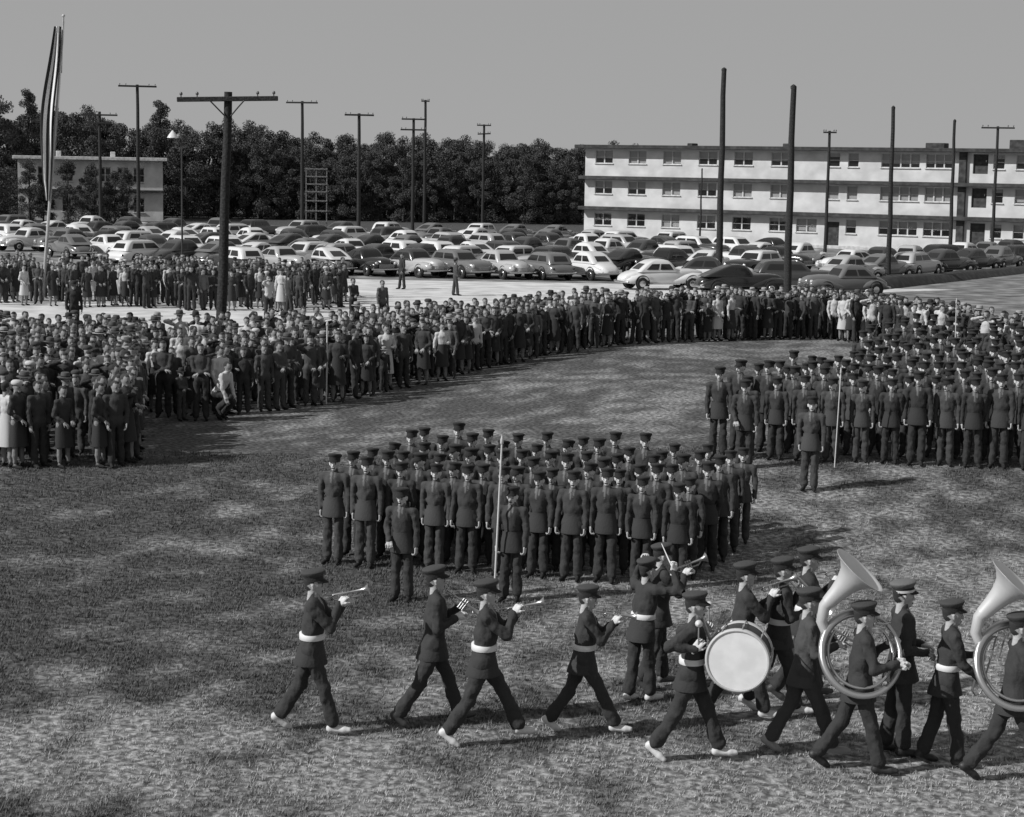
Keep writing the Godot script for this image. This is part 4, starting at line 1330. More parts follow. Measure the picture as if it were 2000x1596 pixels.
func build_flag(top: Vector3) -> void:
	var t := thing("flag", "striped flag with starred corner hanging limp down the flagpole", "flag", top)
	var W := 256; var Hh := 512
	var im := Image.create(W, Hh, false, Image.FORMAT_RGB8)
	im.fill(Color(0.86, 0.86, 0.86))
	for s in 13:
		if s % 2 == 0: im.fill_rect(Rect2i(int(W * s / 13.0), 0, int(W / 13.0) + 1, Hh), Color(0.16, 0.16, 0.16))
	im.fill_rect(Rect2i(0, 0, int(W * 7 / 13.0), int(Hh * 0.4)), Color(0.1, 0.1, 0.1))
	for r in 9:
		for c in 6:
			im.fill_rect(Rect2i(8 + c * 22 + (11 if r % 2 else 0), 8 + r * 21, 7, 7), Color(0.8, 0.8, 0.8))
	var m := mat(1.0, 0.9)
	m.albedo_texture = ImageTexture.create_from_image(im)
	m.cull_mode = BaseMaterial3D.CULL_DISABLED
	var mb := Mb.new()
	mb.has_uv = true
	var rings := []
	var n := 40
	for i in 27:
		var v := i / 26.0
		var y := -0.45 - v * 7.4
		var wid := 0.2 + 0.32 * sin(PI * clampf(v * 0.9 + 0.06, 0, 1))
		if v > 0.88: wid *= lerpf(1.0, 0.45, (v - 0.88) / 0.12)
		var r := PackedVector3Array()
		for j in n + 1:
			var u := float(j) / n
			var k := minf(u * 3.0, 2.999)
			var fr := k - floorf(k)
			if int(k) % 2 == 1: fr = 1.0 - fr
			var roll := 0.09 * sin(fr * PI * 2.0 + v * 4.0)
			r.append(Vector3(y * 0.085 - 0.03 - wid * fr + 0.04 * sin(v * 9.0), y, 0.12 + 0.11 * floorf(k) + roll))
		rings.append(r)
	for i in 26:
		for j in n:
			var a := mb.vert(rings[i][j], Vector3.BACK, Vector2(float(j) / n, i / 26.0)); mb.vert(rings[i + 1][j], Vector3.BACK, Vector2(float(j) / n, (i + 1) / 26.0))
			mb.vert(rings[i + 1][j + 1], Vector3.BACK, Vector2(float(j + 1) / n, (i + 1) / 26.0)); mb.vert(rings[i][j + 1], Vector3.BACK, Vector2(float(j + 1) / n, i / 26.0))
			var nn: Vector3 = (rings[i + 1][j + 1] - rings[i][j]).cross(rings[i + 1][j] - rings[i][j + 1]).normalized()
			for q in 4: mb.n[a + q] = nn
			mb.idx.append_array([a, a + 1, a + 2, a, a + 2, a + 3])
	part("cloth", mb.mesh(), m, t)
	mb = Mb.new()
	mb.tube([Vector3(-0.02, -0.4, 0.05), Vector3(-0.1, -2.4, 0.06)], [0.02], 6)
	part("header_band", mb.mesh([0.5]), M.smooth, t)

# ---------------------------------------------------------------- buildings
func holed_wall(mb: Mb, length: float, y0: float, y1: float, holes: Array, deep: float) -> void:   # a wall facing +z at z = 0 with openings [x0, x1, ya, yb]
	var xs := [0.0, length]; var ys := [y0, y1]
	for h in holes:
		for x in [h[0], h[1]]:
			if not xs.has(x): xs.append(x)
		for y in [h[2], h[3]]:
			if not ys.has(y): ys.append(y)
	xs.sort(); ys.sort()
	for i in xs.size() - 1:
		for j in ys.size() - 1:
			var cx: float = (xs[i] + xs[i + 1]) * 0.5; var cy: float = (ys[j] + ys[j + 1]) * 0.5
			var open := false
			for h in holes:
				if cx > h[0] and cx < h[1] and cy > h[2] and cy < h[3]: open = true
			if not open: mb.quad(Vector3(xs[i], ys[j], 0), Vector3(xs[i], ys[j + 1], 0), Vector3(xs[i + 1], ys[j + 1], 0), Vector3(xs[i + 1], ys[j], 0))
	for h in holes:
		var a := Vector3(h[0], h[2], 0); var b := Vector3(h[0], h[3], 0); var c := Vector3(h[1], h[3], 0); var d := Vector3(h[1], h[2], 0)
		var z := Vector3(0, 0, -deep)
		mb.quad(a, a + z, b + z, b); mb.quad(d, c, c + z, d + z); mb.quad(a, d, d + z, a + z); mb.quad(b, b + z, c + z, c)

func window(parent: Node, x0: float, x1: float, y0: float, y1: float, sashes: int, blind: float, z := -0.12) -> void:
	var w := Node3D.new()
	w.name = "window"
	parent.add_child(w, true)
	w.position = Vector3((x0 + x1) * 0.5, y0, z)
	var W := x1 - x0; var Hh := y1 - y0
	var mb := Mb.new()
	var t := 0.05
	mb.box(Vector3(0, t * 0.5, 0), Vector3(W, t, 0.07)); mb.box(Vector3(0, Hh - t * 0.5, 0), Vector3(W, t, 0.07))
	for s in [-1.0, 1.0]: mb.box(Vector3(s * (W * 0.5 - t * 0.5), Hh * 0.5, 0), Vector3(t, Hh - 2 * t, 0.07))
	for k in range(1, sashes): mb.box(Vector3(-W * 0.5 + W * k / sashes, Hh * 0.5, 0), Vector3(0.11, Hh - 2 * t, 0.066))
	mb.box(Vector3(0, Hh * 0.47, 0), Vector3(W - 2 * t, 0.045, 0.06))
	part("frame", mb.mesh(), M.trim, w)
	mb = Mb.new()
	mb.cbox(Vector3(0, -0.04, 0.11), Vector3(W + 0.14, 0.07, 0.24), 0.012)
	part("sill", mb.mesh(), M.trim, w)
	for k in sashes:
		var cx := -W * 0.5 + W * (k + 0.5) / sashes
		var sw := W / sashes - 0.1
		for r in 2:
			mb = Mb.new()
			var ya: float = [t, Hh * 0.47 + 0.022][r]; var yb: float = [Hh * 0.47 - 0.022, Hh - t][r]
			mb.quad(Vector3(cx - sw * 0.5, ya, 0.005), Vector3(cx - sw * 0.5, yb, 0.005), Vector3(cx + sw * 0.5, yb, 0.005), Vector3(cx + sw * 0.5, ya, 0.005))
			part("pane", mb.mesh(), M.pane, w)
	if blind > 0.02:
		mb = Mb.new()
		mb.box(Vector3(0, Hh - blind * Hh * 0.5, -0.1), Vector3(W - 0.04, Hh * blind, 0.02))
		part("blind", mb.mesh(), M.blind, w)

func build_barracks() -> void:
	var L := 50.0
	var t := thing("barracks", "long white three storey barracks with dark ledges and flat roof", "building", Vector3(6.08, 0.35, -163.75), deg_to_rad(-29.9))
	var holes := []
	var wins := []
	var fb := [0.0, 2.75, 5.4]
	for fl in 3:
		var y0: float = fb[fl] + 1.28; var y1: float = fb[fl] + 2.42
		for c in [[1.0, 2.7, 2], [4.25, 5.95, 2], [7.55, 9.25, 2], [10.9, 12.6, 2], [14.15, 15.85, 2], [17.5, 19.2, 2], [22.5, 23.5, 1] if fl > 0 else [19.9, 21.7, 2], [24.2, 25.1, 1], [27.0, 30.2, 4], [30.7, 32.9, 3], [36.1, 37.0, 1], [37.9, 39.6, 2], [41.2, 42.9, 2], [44.5, 46.2, 2]]:
			holes.append([c[0], c[1], y0, y1])
			var bl: float = [0.45, 0.5, 0.95, 0.48, 0.5, 0.9, 0.42, 0.25][rng.randi() % 8]
			if fl == 2: bl = [0.62, 0.95, 0.93, 0.55, 0.6, 0.66, 0.3, 0.5, 0.72, 0.68, 0.3, 0.6, 0.5, 0.6][wins.size() % 14]
			elif fl == 1: bl = [0.6, 0.62, 0.94, 0.5, 0.96, 0.95, 0.96, 0.95, 0.93, 0.97, 0.3, 0.9, 0.6, 0.6][wins.size() % 14]
			else: bl = [0.15, 0.1, 0.94, 0.5, 0.12, 0.3, 0.9, 0.5, 0.5, 0.55, 0.3, 0.5, 0.5, 0.4][wins.size() % 14]
			wins.append([c[0], c[1], y0, y1, c[2], bl])
	holes.append([22.55, 23.65, 0.02, 2.2])
	for fl in 3: holes.append([34.5, 35.7, fb[fl] + (0.02 if fl == 0 else 0.9), fb[fl] + 2.42])
	var mb := Mb.new()
	holed_wall(mb, L, 0.0, 7.99, holes, 0.22)
	# ends and back
	var D := 12.0
	mb.quad(Vector3(0, 0, -D), Vector3(0, 7.99, -D), Vector3(0, 7.99, 0), Vector3(0, 0, 0))
	mb.quad(Vector3(L, 0, 0), Vector3(L, 7.99, 0), Vector3(L, 7.99, -D), Vector3(L, 0, -D))
	mb.quad(Vector3(L, 0, -D), Vector3(L, 7.99, -D), Vector3(0, 7.99, -D), Vector3(0, 0, -D))
	part("wall", mb.mesh(), M.stucco, t)
	for w in wins: window(t, w[0], w[1], w[2], w[3], w[4], w[5])
	for y in [0.05, 2.6, 5.25]:   # floors, and a corridor wall behind the rooms
		mb = Mb.new()
		mb.box(Vector3(L * 0.5, y, -D * 0.5 - 0.2), Vector3(L - 0.1, 0.1, D - 0.5))
		part("floor_slab", mb.mesh(), M.room, t)
	mb = Mb.new()
	mb.box(Vector3(L * 0.5, 4.0, -5.0), Vector3(L - 0.1, 7.9, 0.12))
	part("corridor_wall", mb.mesh(), M.room, t)
	for x in [3.5, 6.75, 10.0, 13.4, 16.7, 22.0, 26.0, 30.45, 33.4, 37.4, 40.4, 43.7]:
		mb = Mb.new()
		mb.box(Vector3(x, 4.0, -2.6), Vector3(0.12, 7.85, 4.6))
		part("partition", mb.mesh(), M.room, t)
	for y in [2.62, 5.28]:
		mb = Mb.new()
		mb.cbox(Vector3(L * 0.5, y + 0.14, 0.41), Vector3(L + 0.5, 0.32, 0.8), 0.03)
		part("ledge", mb.mesh(), M.ledge, t)
	mb = Mb.new()
	mb.cbox(Vector3(L * 0.5, 8.12, -D * 0.5 + 0.2), Vector3(L + 1.2, 0.3, D + 1.6), 0.03)
	part("roof", mb.mesh(), M.ledge, t)
	var rf := t.get_child(t.get_child_count() - 1)
	for q in [[30.0, 0.5, 1.6], [37.2, 0.8, 2.2], [17.0, 0.35, 0.6], [8.0, 0.3, 0.5]]:
		mb = Mb.new()
		mb.cbox(Vector3(q[0], 8.26 + q[1] * 0.5, -5.0), Vector3(q[2], q[1], 1.2), 0.04)
		part("roof_vent", mb.mesh(), M.ledge, rf)
	mb = Mb.new()
	mb.cbox(Vector3(33.75, 4.0, 0.16), Vector3(0.6, 8.0, 0.3), 0.03)
	part("pilaster", mb.mesh(), M.ledge, t)
	# doorway and stair openings
	for q in [[22.55, 23.65, 0.0, 2.2], [34.5, 35.7, 0.0, 2.4], [34.5, 35.7, 3.65, 5.17], [34.5, 35.7, 6.3, 7.82]]:
		mb = Mb.new()
		mb.box(Vector3((q[0] + q[1]) * 0.5, (q[2] + q[3]) * 0.5, -0.2), Vector3(q[1] - q[0] - 0.04, q[3] - q[2] - 0.05, 0.05))
		var dr := part("door", mb.mesh(), M.ledge, t)
		mb = Mb.new()
		mb.box(Vector3(q[1] - 0.2, q[2] + 1.0, -0.15), Vector3(0.04, 0.14, 0.05))
		part("handle", mb.mesh(), M.chrome, dr)
	mb = Mb.new()
	mb.cbox(Vector3(L * 0.5, 0.12, 0.07), Vector3(L + 0.1, 0.3, 0.12), 0.02)
	part("plinth", mb.mesh(), M.trim, t)

func build_left_block() -> void:
	var L := 14.6
	var t := thing("flat_block", "low two storey white block half hidden by trees at left", "building", Vector3(-51.0, 0.35, -190.0), deg_to_rad(11))
	var holes := []; var wins := []
	for fl in 2:
		var y: float = [0.9, 4.0][fl]
		for x in [2.0, 4.4, 6.8, 8.2, 10.0, 11.6]:
			holes.append([x, x + 1.1, y, y + 1.5]); wins.append([x, x + 1.1, y, y + 1.5])
	var mb := Mb.new()
	holed_wall(mb, L, 0, 6.2, holes, 0.2)
	mb.quad(Vector3(0, 0, -8), Vector3(0, 6.2, -8), Vector3(0, 6.2, 0), Vector3(0, 0, 0))
	mb.quad(Vector3(L, 0, 0), Vector3(L, 6.2, 0), Vector3(L, 6.2, -8), Vector3(L, 0, -8))
	mb.quad(Vector3(L, 0, -8), Vector3(L, 6.2, -8), Vector3(0, 6.2, -8), Vector3(0, 0, -8))
	part("wall", mb.mesh(), M.stucco, t)
	for w in wins: window(t, w[0], w[1], w[2], w[3], 2, 0.1)
	mb = Mb.new()
	mb.box(Vector3(L * 0.5, 3.05, -4.1), Vector3(L - 0.1, 0.12, 7.6))
	part("floor_slab", mb.mesh(), M.room, t)
	mb = Mb.new()
	mb.cbox(Vector3(L * 0.5, 6.38, -3.8), Vector3(L + 0.9, 0.34, 9.2), 0.03)
	part("roof", mb.mesh(), M.trim, t)
	mb = Mb.new()
	mb.cbox(Vector3(L * 0.5, 3.1, 0.3), Vector3(L + 0.2, 0.2, 0.56), 0.03)
	part("ledge", mb.mesh(), M.ledge, t)
	for q in [4.0, 9.5]:
		mb = Mb.new()
		mb.cbox(Vector3(q, 6.8, -2.0), Vector3(0.5, 0.6, 0.5), 0.04)
		part("chimney", mb.mesh(), M.trim, t)
	# a pale frame of posts and bars before the wood
	t = thing("post_frame", "tall pale frame of thin posts and crossbars before the wood", "frame", Vector3(-20.9, 0.3, -185.0))
	for x in [0.0, 1.0, 2.05]:
		mb = Mb.new(); mb.cbox(Vector3(x, 2.9, 0), Vector3(0.11, 5.9, 0.11), 0.01)
		part("post", mb.mesh(), M.weathered, t)
	for y in [4.25, 3.5, 5.75, 0.5, 2.6, 1.6, 5.0]:
		mb = Mb.new(); mb.cbox(Vector3(1.025, y, 0.09), Vector3(2.2, 0.13, 0.06), 0.01)
		part("crossbar", mb.mesh(), M.weathered, t)

# ---------------------------------------------------------------- trees
var tree_kinds := []
func leaf_cloud(mb: Mb, c: Vector3, r: Vector3, count: int, size: float) -> void:
	for i in count:
		var dir := Vector3(rng.randfn(), rng.randfn(), rng.randfn()).normalized()
		var p := c + dir * r * pow(rng.randf(), 0.4)
		var a := Vector3(rng.randfn(), rng.randfn(), rng.randfn()).normalized() * size * rng.randf_range(0.6, 1.3)
		var b := a.cross(Vector3(rng.randfn(), rng.randfn(), rng.randfn())).normalized() * size * rng.randf_range(0.3, 0.6)
		mb.lab = rng.randi() % 4
		mb.quad(p - a, p - b, p + a, p + b)

func make_trees() -> void:
	for k in 6:
		var hgt: float = [9.5, 10.5, 9.0, 12.5, 13.5, 10.0][k]
		var pine: bool = k in [3, 4]
		var tr := Mb.new()
		var pts := []; var rad := []
		for q in 8:
			var u := q / 7.0
			pts.append(Vector3(sin(q * 1.3 + k) * 0.12 * q * 0.3, hgt * 0.92 * u, cos(q * 1.7 + k) * 0.1 * q * 0.3)); rad.append(lerpf(0.2, 0.03, u))
		tr.tube(pts, rad, 8)
		var cr := Mb.new()
		var clumps := 48 if not pine else 40
		for q in clumps:
			var u := rng.randf()
			var c: Vector3
			var rr: float
			if pine:
				u = lerpf(0.12, 1.0, float(q) / clumps)
				var spread := (1.0 - u) * 2.4 + 0.35
				var a := rng.randf() * TAU
				c = Vector3(cos(a) * spread * rng.randf_range(0.4, 1.0), hgt * u, sin(a) * spread * rng.randf_range(0.4, 1.0))
				rr = 0.55 + 0.5 * (1.0 - u)
			else:
				u = lerpf(0.05, 1.0, rng.randf())
				var spread := 2.9 * sin(PI * clampf(u * 0.72 + 0.24, 0, 1)) + 0.15
				var a := rng.randf() * TAU
				var q2 := pow(rng.randf(), 0.5)
				c = Vector3(cos(a) * spread * q2, (hgt - 0.7) * u + 0.2, sin(a) * spread * q2)
				rr = rng.randf_range(0.5, 0.95)
			leaf_cloud(cr, c, Vector3(rr, rr * 0.8, rr), 240, 0.115)
			if q % 3 == 0:
				var st: Vector3 = pts[clampi(int(c.y / hgt * 7.0 - 0.8), 0, 6)]
				tr.tube([st, st.lerp(c, 0.5) + Vector3(0, 0.2, 0), c], [0.07, 0.045, 0.02], 5)
		tree_kinds.append([tr.mesh(), cr.mesh([0.045, 0.056, 0.068, 0.082]), pine, hgt])

func tree(k: int, x: float, d: float, sc: float, where: String, group: String) -> void:
	var q: Array = tree_kinds[k]
	var t := thing("pine_tree" if q[2] else "broadleaf_tree", "%s %s" % ["dark pointed pine" if q[2] else "dense dark leafy tree", where], "tree", Vector3(x, 0.3, -d), rng.randf() * TAU, group)
	t.scale = Vector3(1, rng.randf_range(0.95, 1.05), 1) * sc
	part("trunk", q[0], M.timber, t)
	part("crown", q[1], M.leaf, t)

func build_wood() -> void:
	make_trees()
	var g := "trees of the wood behind the car park"
	# front row, seen nearly whole
	var k := 0
	var x := -33.5
	while x < 7.5:
		k += 1
		tree([0, 1, 2, 5][rng.randi() % 4], x, 207.0 + rng.randf_range(-2, 2), rng.randf_range(0.78, 0.9) * (1.06 if x < -28 else 0.94), "in the wood's front row, %s from its left" % ordinal(k), g)
		x += rng.randf_range(1.5, 2.0)
	k = 0
	x = -66.0
	while x < 14.0:
		k += 1
		var tall := 1.14 + 0.14 * ss(-30, -62, x)
		tree([0, 1, 5, 2][rng.randi() % 4], x, 214.0 + rng.randf_range(-2, 2), rng.randf_range(0.9, 0.98) * (tall if x < -26 else 0.96), "in the wood's second row, %s from its left" % ordinal(k), g)
		x += rng.randf_range(1.8, 2.3)
	k = 0
	x = -68.0
	while x < 16.0:
		k += 1
		tree([0, 1, 2, 5][rng.randi() % 4], x, 221.0 + rng.randf_range(-2, 2), rng.randf_range(0.95, 1.0) + 0.25 * ss(-35, -60, x), "in the wood's back row, %s from its left" % ordinal(k), g)
		x += rng.randf_range(2.0, 2.6)
	g = "trees round the low white block at left"
	tree(1, -55.5, 198.0, 1.3, "tallest at the left edge of the picture", g)
	tree(4, -52.6, 201.0, 1.02, "rising highest just left of the flagpole", g)
	tree(5, -57.5, 190.0, 1.1, "at the left edge beside the white block", g)
	tree(2, -53.2, 186.0, 0.8, "before the left end of the white block", g)
	tree(1, -48.0, 183.0, 0.6, "before the left third of the white block", g)
	tree(2, -46.9, 184.0, 0.5, "just right of the white block's middle window bay", g)
	tree(0, -39.0, 184.0, 0.58, "low, at the right end before the white block", g)
	tree(2, -40.2, 186.0, 0.6, "right of centre, hiding most of the white block's windows", g)
	tree(1, -42.8, 187.0, 0.56, "at the centre, hiding the white block's middle", g)
	tree(5, -44.0, 182.0, 0.62, "low, before the middle of the white block", g)
	tree(0, -41.6, 183.0, 0.62, "low, right of middle before the white block", g)
	tree(3, -38.9, 204.0, 1.05, "standing above the others behind the slim pole", g)
	tree(1, -46.5, 203.0, 1.06, "right of the flagpole behind the white block", g)
	tree(0, -42.5, 205.0, 1.05, "behind the white block's right half", g)
	tree(5, -36.0, 203.0, 0.95, "at the right end of the white block", g)

# ---------------------------------------------------------------- ground
var fine := FastNoiseLite.new()
var broad := FastNoiseLite.new()
func dryness(x: float, d: float) -> float:   # 0 = green turf, 1 = dry or bare
	var b := 0.35 + 0.3 * ss(2.8, 0.6, Vector2((x + 3.4) * 0.6, (d - 19.6) * 1.3).length()) + 0.5 * ss(21.5, 16.5, d) * ss(-8, -1, x + (d - 18.0)) + 0.4 * ss(-2, 5, x) * ss(39, 24, d) + 0.18 * ss(30, 44, d) * ss(-4, 3, x)
	return clampf(b + 0.36 * broad.get_noise_2d(x, d * 0.6) + 0.55 * fine.get_noise_2d(x, d * 0.7), 0, 1)

func field_tone(x: float, d: float) -> float:
	if d > 74.0 or absf(x) > 40.0: return 0.12 + 0.03 * broad.get_noise_2d(x * 0.2, d * 0.2)
	return lerpf(0.12, 0.42, ss(0.3, 0.85, dryness(x, d)))

func sheet(pts: Array, y: float) -> ArrayMesh:
	var mb := Mb.new()
	var poly := PackedVector2Array()
	for p in pts: poly.append(p)
	var tri := Geometry2D.triangulate_polygon(poly)
	for i in range(0, tri.size(), 3):
		var a := Vector3(poly[tri[i]].x, y, -poly[tri[i]].y); var b := Vector3(poly[tri[i + 1]].x, y, -poly[tri[i + 1]].y); var c := Vector3(poly[tri[i + 2]].x, y, -poly[tri[i + 2]].y)
		if (c - a).cross(b - a).y > 0: mb.tri(a, b, c)
		else: mb.tri(a, c, b)
	return mb.mesh()

func build_ground() -> void:
	fine.seed = 5; fine.frequency = 0.9; fine.fractal_octaves = 3
	broad.seed = 11; broad.frequency = 0.16; broad.fractal_octaves = 3
	var xs := []; var ds := []
	for v in [-500, -250, -120, -60, -40, -30, -24]: xs.append(float(v))
	for i in 121: xs.append(-21.0 + 0.35 * i)
	for v in [24, 30, 40, 60, 120, 250, 500]: ds.append(0.0); xs.append(float(v))
	ds.clear()
	for v in [-120, -40, 0, 8]: ds.append(float(v))
	for i in 178: ds.append(12.0 + 0.35 * i)
	for v in [78, 90, 110, 150, 200, 260, 400, 800]: ds.append(float(v))
	var v := PackedVector3Array(); var n := PackedVector3Array(); var c := PackedColorArray(); var uv := PackedVector2Array(); var idx := PackedInt32Array()
	var W := xs.size()
	for j in ds.size():
		for i in W:
			var x: float = xs[i]; var d: float = ds[j]
			var bump := 0.0
			if d > 12 and d < 34: bump = 0.012 * fine.get_noise_2d(x * 3.0, d * 3.0)
			v.append(Vector3(x, ground_y(x, d) + bump, -d))
			n.append(Vector3(-(ground_y(x + 0.3, d) - ground_y(x - 0.3, d)) / 0.6, 1, (ground_y(x, d + 0.3) - ground_y(x, d - 0.3)) / 0.6).normalized())
			var g := field_tone(x, d)
			c.append(Color(g, g, g))
			uv.append(Vector2(x, d))
	for j in ds.size() - 1:
		for i in W - 1:
			var a := j * W + i
			idx.append_array([a, a + W, a + W + 1, a, a + W + 1, a + 1])
	var arr := []
	arr.resize(Mesh.ARRAY_MAX)
	arr[Mesh.ARRAY_VERTEX] = v; arr[Mesh.ARRAY_NORMAL] = n; arr[Mesh.ARRAY_COLOR] = c; arr[Mesh.ARRAY_TEX_UV] = uv; arr[Mesh.ARRAY_INDEX] = idx
	var m := ArrayMesh.new()
	m.add_surface_from_arrays(Mesh.PRIMITIVE_TRIANGLES, arr)
	structure("ground", m, M.turf)
	structure("road", sheet([Vector2(-90, 57), Vector2(-40, 60), Vector2(-22, 62), Vector2(-13, 66), Vector2(-8, 72), Vector2(0, 80), Vector2(7, 86), Vector2(12, 91), Vector2(24, 99.5), Vector2(-90, 99.5)], 0.355), M.sand)
	structure("parking_lot", sheet([Vector2(-90, 99.6), Vector2(20, 99.6), Vector2(42, 132), Vector2(58, 134), Vector2(6, 163), Vector2(-2, 172), Vector2(-90, 172)], 0.359), M.lot)
	structure("bare_earth", sheet([Vector2(5, 76), Vector2(18, 76), Vector2(50, 88), Vector2(70, 150), Vector2(42, 131.5), Vector2(19, 98.5), Vector2(12, 90.5)], 0.3545), M.earth)
	# low bank along the right end of the lot
	var mb := Mb.new()
	var rings := []
	for i in 30:
		var u := i / 29.0
		var p := Vector2(lerpf(15.8, 44.0, u), lerpf(94.0, 136.5, u))
		var nrm := Vector2(0.83, -0.55)
		var h := 0.5 + 0.12 * fine.get_noise_2d(p.x, p.y) + 0.1 * sin(u * 9.0)
		var r := PackedVector3Array()
		for q in [[-1.0, -0.1], [-0.7, 0.6], [0.0, 1.0], [0.6, 0.8], [1.1, -0.1]]:
			var w: Vector2 = p + nrm * (q[0] * 0.9)
			r.append(Vector3(w.x, 0.35 + h * q[1], -w.y))
		rings.append(r)
	mb.loft(rings, false, false, true, false)
	structure("earth_bank", mb.mesh(), M.bank)

func build_grass() -> void:
	var mb := Mb.new()
	for k in 7:
		var a := TAU * k / 7.0 + rng.randf()
		var r := rng.randf_range(0.0, 0.04)
		var b := Vector3(cos(a) * r, 0, sin(a) * r)
		var w := Vector3(-sin(a), 0, cos(a)) * 0.006
		var tip := b + Vector3(cos(a) * rng.randf_range(0.015, 0.05), rng.randf_range(0.03, 0.065), sin(a) * 0.03)
		mb.tri(b - w, tip, b + w)
	var count := 110000
	var mm := MultiMesh.new()
	mm.transform_format = MultiMesh.TRANSFORM_3D
	mm.use_colors = true
	mm.mesh = mb.mesh([1.0])
	var list := []
	for i in count:
		var d := 14.5 + 24.0 * pow(rng.randf(), 1.35)
		var x := rng.randf_range(-0.31, 0.31) * d
		var dr := dryness(x, d)
		if rng.randf() < dr * 0.75: continue
		list.append([x, d, dr])
	mm.instance_count = list.size()
	for i in list.size():
		var q: Array = list[i]
		var s: float = rng.randf_range(0.6, 1.25) * (1.0 - 0.35 * q[2])
		mm.set_instance_transform(i, Transform3D(Basis(Vector3.UP, rng.randf() * TAU).scaled(Vector3(s * 1.2, s, s * 1.2)), P(q[0], q[1]) - Vector3(0, 0.008, 0)))
		var g := lerpf(0.1, 0.38, ss(0.3, 0.85, q[2])) * rng.randf_range(0.6, 1.3)
		mm.set_instance_color(i, Color(g, g, g))
	var mi := MultiMeshInstance3D.new()
	mi.name = "grass"
	mi.multimesh = mm
	mi.material_override = M.blade
	add_child(mi)
	tag(mi, "short rough grass covering the drill field in the foreground", "grass", "", "stuff")

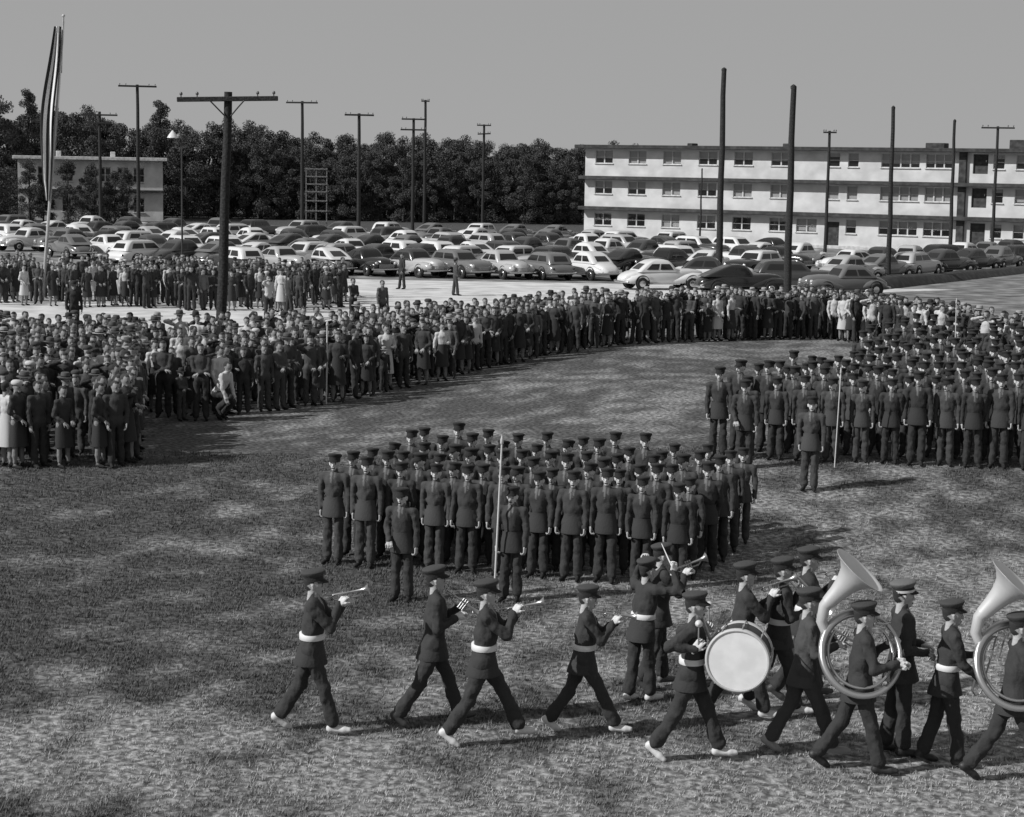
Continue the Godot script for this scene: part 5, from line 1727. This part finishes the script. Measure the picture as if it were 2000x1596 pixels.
# ---------------------------------------------------------------- materials
func build_materials() -> void:
	var weave := noise_tex(256, 0.05, 0, 3.0, 3, 3, true)
	var vc := func(rough: float) -> StandardMaterial3D:
		var m := mat(1.0, rough)
		m.vertex_color_use_as_albedo = true
		return m
	M.cloth = vc.call(0.9)
	M.cloth.normal_enabled = true
	M.cloth.normal_texture = weave
	M.cloth.normal_scale = 0.6
	M.cloth.uv1_triplanar = true
	M.cloth.uv1_scale = Vector3.ONE * 2.2
	M.smooth = vc.call(0.55)
	M.leaf = vc.call(0.8)
	M.blade = vc.call(0.8)
	M.turf = vc.call(0.95)
	M.turf.albedo_texture = noise_tex(1024, 0.02, 0.45, 1.0, 21, 6)
	M.turf.uv1_scale = Vector3(0.31, 0.31, 1)
	M.turf.normal_enabled = true
	M.turf.normal_texture = noise_tex(1024, 0.03, 0, 6.0, 22, 5, true)
	M.turf.normal_scale = 1.0
	M.brass = mat(0.42, 0.3, 0.85)
	M.silver = mat(0.64, 0.42, 0.35)
	M.tubing = mat(0.5, 0.3, 0.8)
	M.drumskin = triplanar(mat(0.8, 0.6), noise_tex(256, 0.012, 0.94, 1.0, 31), 1.3)
	M.iron = mat(0.03, 0.6)
	M.timber = triplanar(mat(0.05, 0.9), noise_tex(256, 0.03, 0.45, 1.0, 41), 1.5)
	M.weathered = triplanar(mat(0.26, 0.9), noise_tex(256, 0.03, 0.5, 1.0, 42), 1.0)
	M.insulator = mat(0.12, 0.3)
	M.rubber = mat(0.015, 0.8)
	M.chrome = mat(0.6, 0.25, 1.0)
	M.lens = mat(0.55, 0.15)
	M.car_glass = mat(0.02, 0.06)
	M.paint = []
	for g in [0.68, 0.4, 0.14, 0.045, 0.015]:
		var p := mat(g, 0.26)
		p.clearcoat_enabled = true
		p.clearcoat = 0.6
		p.clearcoat_roughness = 0.12
		M.paint.append(p)
	M.stucco = triplanar(mat(0.68, 0.9), noise_tex(512, 0.01, 0.86, 1.0, 51, 6), 0.12)
	M.trim = triplanar(mat(0.66, 0.8), noise_tex(256, 0.02, 0.8, 1.0, 52), 0.5)
	M.ledge = triplanar(mat(0.07, 0.85), noise_tex(256, 0.02, 0.6, 1.0, 53), 0.4)
	M.blind = mat(0.5, 0.9)
	M.room = mat(0.4, 0.9)
	M.pane = mat(0.05, 0.05)
	M.pane.transparency = BaseMaterial3D.TRANSPARENCY_ALPHA
	M.pane.albedo_color.a = 0.25
	M.sand = triplanar(mat(0.68, 0.95), noise_tex(512, 0.012, 0.85, 1.0, 61, 6), 0.09)
	M.lot = triplanar(mat(0.3, 0.95), noise_tex(512, 0.012, 0.6, 1.0, 62, 6), 0.07)
	M.earth = triplanar(mat(0.26, 0.95), noise_tex(512, 0.014, 0.6, 1.0, 63, 6), 0.08)
	M.bank = triplanar(mat(0.05, 0.95), noise_tex(256, 0.03, 0.5, 1.0, 64, 5), 0.3)
	M.cap_band = cap_mesh(0.05)
	M.cap_light = cap_mesh(0.13)
	M.cap_dark = cap_mesh(0.025)
	M.hats = [hat_mesh(0.03), hat_mesh(0.08), hat_mesh(0.3), hat_mesh(0.5, true), hat_mesh(0.05, true)]

func _ready() -> void:
	rng.seed = 1957
	crease.frequency = 8.5
	crease.fractal_octaves = 2
	# camera
	var cam := Camera3D.new()
	cam.position = Vector3(0, CAM_HEIGHT, 0)
	cam.rotation_degrees = Vector3(-rad_to_deg(atan(468.0 / 3600.0)), 0, 1.0)
	cam.fov = rad_to_deg(2.0 * atan(798.0 / 3600.0))
	cam.far = 1500
	add_child(cam)
	# sky and sun
	var sky_mat := ProceduralSkyMaterial.new()
	sky_mat.sky_top_color = grey(0.30)
	sky_mat.sky_horizon_color = grey(0.38)
	sky_mat.sky_curve = 0.2
	sky_mat.ground_horizon_color = grey(0.2)
	sky_mat.ground_bottom_color = grey(0.1)
	sky_mat.sun_angle_max = 0.0
	var env := Environment.new()
	env.background_mode = Environment.BG_SKY
	env.sky = Sky.new()
	env.sky.sky_material = sky_mat
	env.tonemap_mode = Environment.TONE_MAPPER_LINEAR
	env.tonemap_exposure = 1.0
	env.sdfgi_enabled = true
	env.ssao_enabled = true
	env.ssil_enabled = true
	var we := WorldEnvironment.new()
	we.environment = env
	add_child(we)
	var sun := DirectionalLight3D.new()
	var az := deg_to_rad(23.0); var el := deg_to_rad(36.0)
	sun.position = Vector3(0, 30, 0)
	add_child(sun)
	sun.look_at(sun.position - Vector3(-cos(az) * cos(el), sin(el), sin(az) * cos(el)))
	sun.light_energy = 1.3
	sun.light_angular_distance = 0.6
	sun.shadow_enabled = true
	build_materials()
	build_ground()
	build_barracks()
	build_left_block()
	build_wood()
	print("setting ", Time.get_ticks_msec())
	build_poles()
	build_cars()
	print("cars ", Time.get_ticks_msec())
	build_heads()
	build_hands()
	build_band()
	print("band ", Time.get_ticks_msec())
	build_soldiers()
	build_formations()
	build_spectator_kinds()
	build_crowd()
	print("crowd ", Time.get_ticks_msec())
	build_grass()
	print("done ", Time.get_ticks_msec())
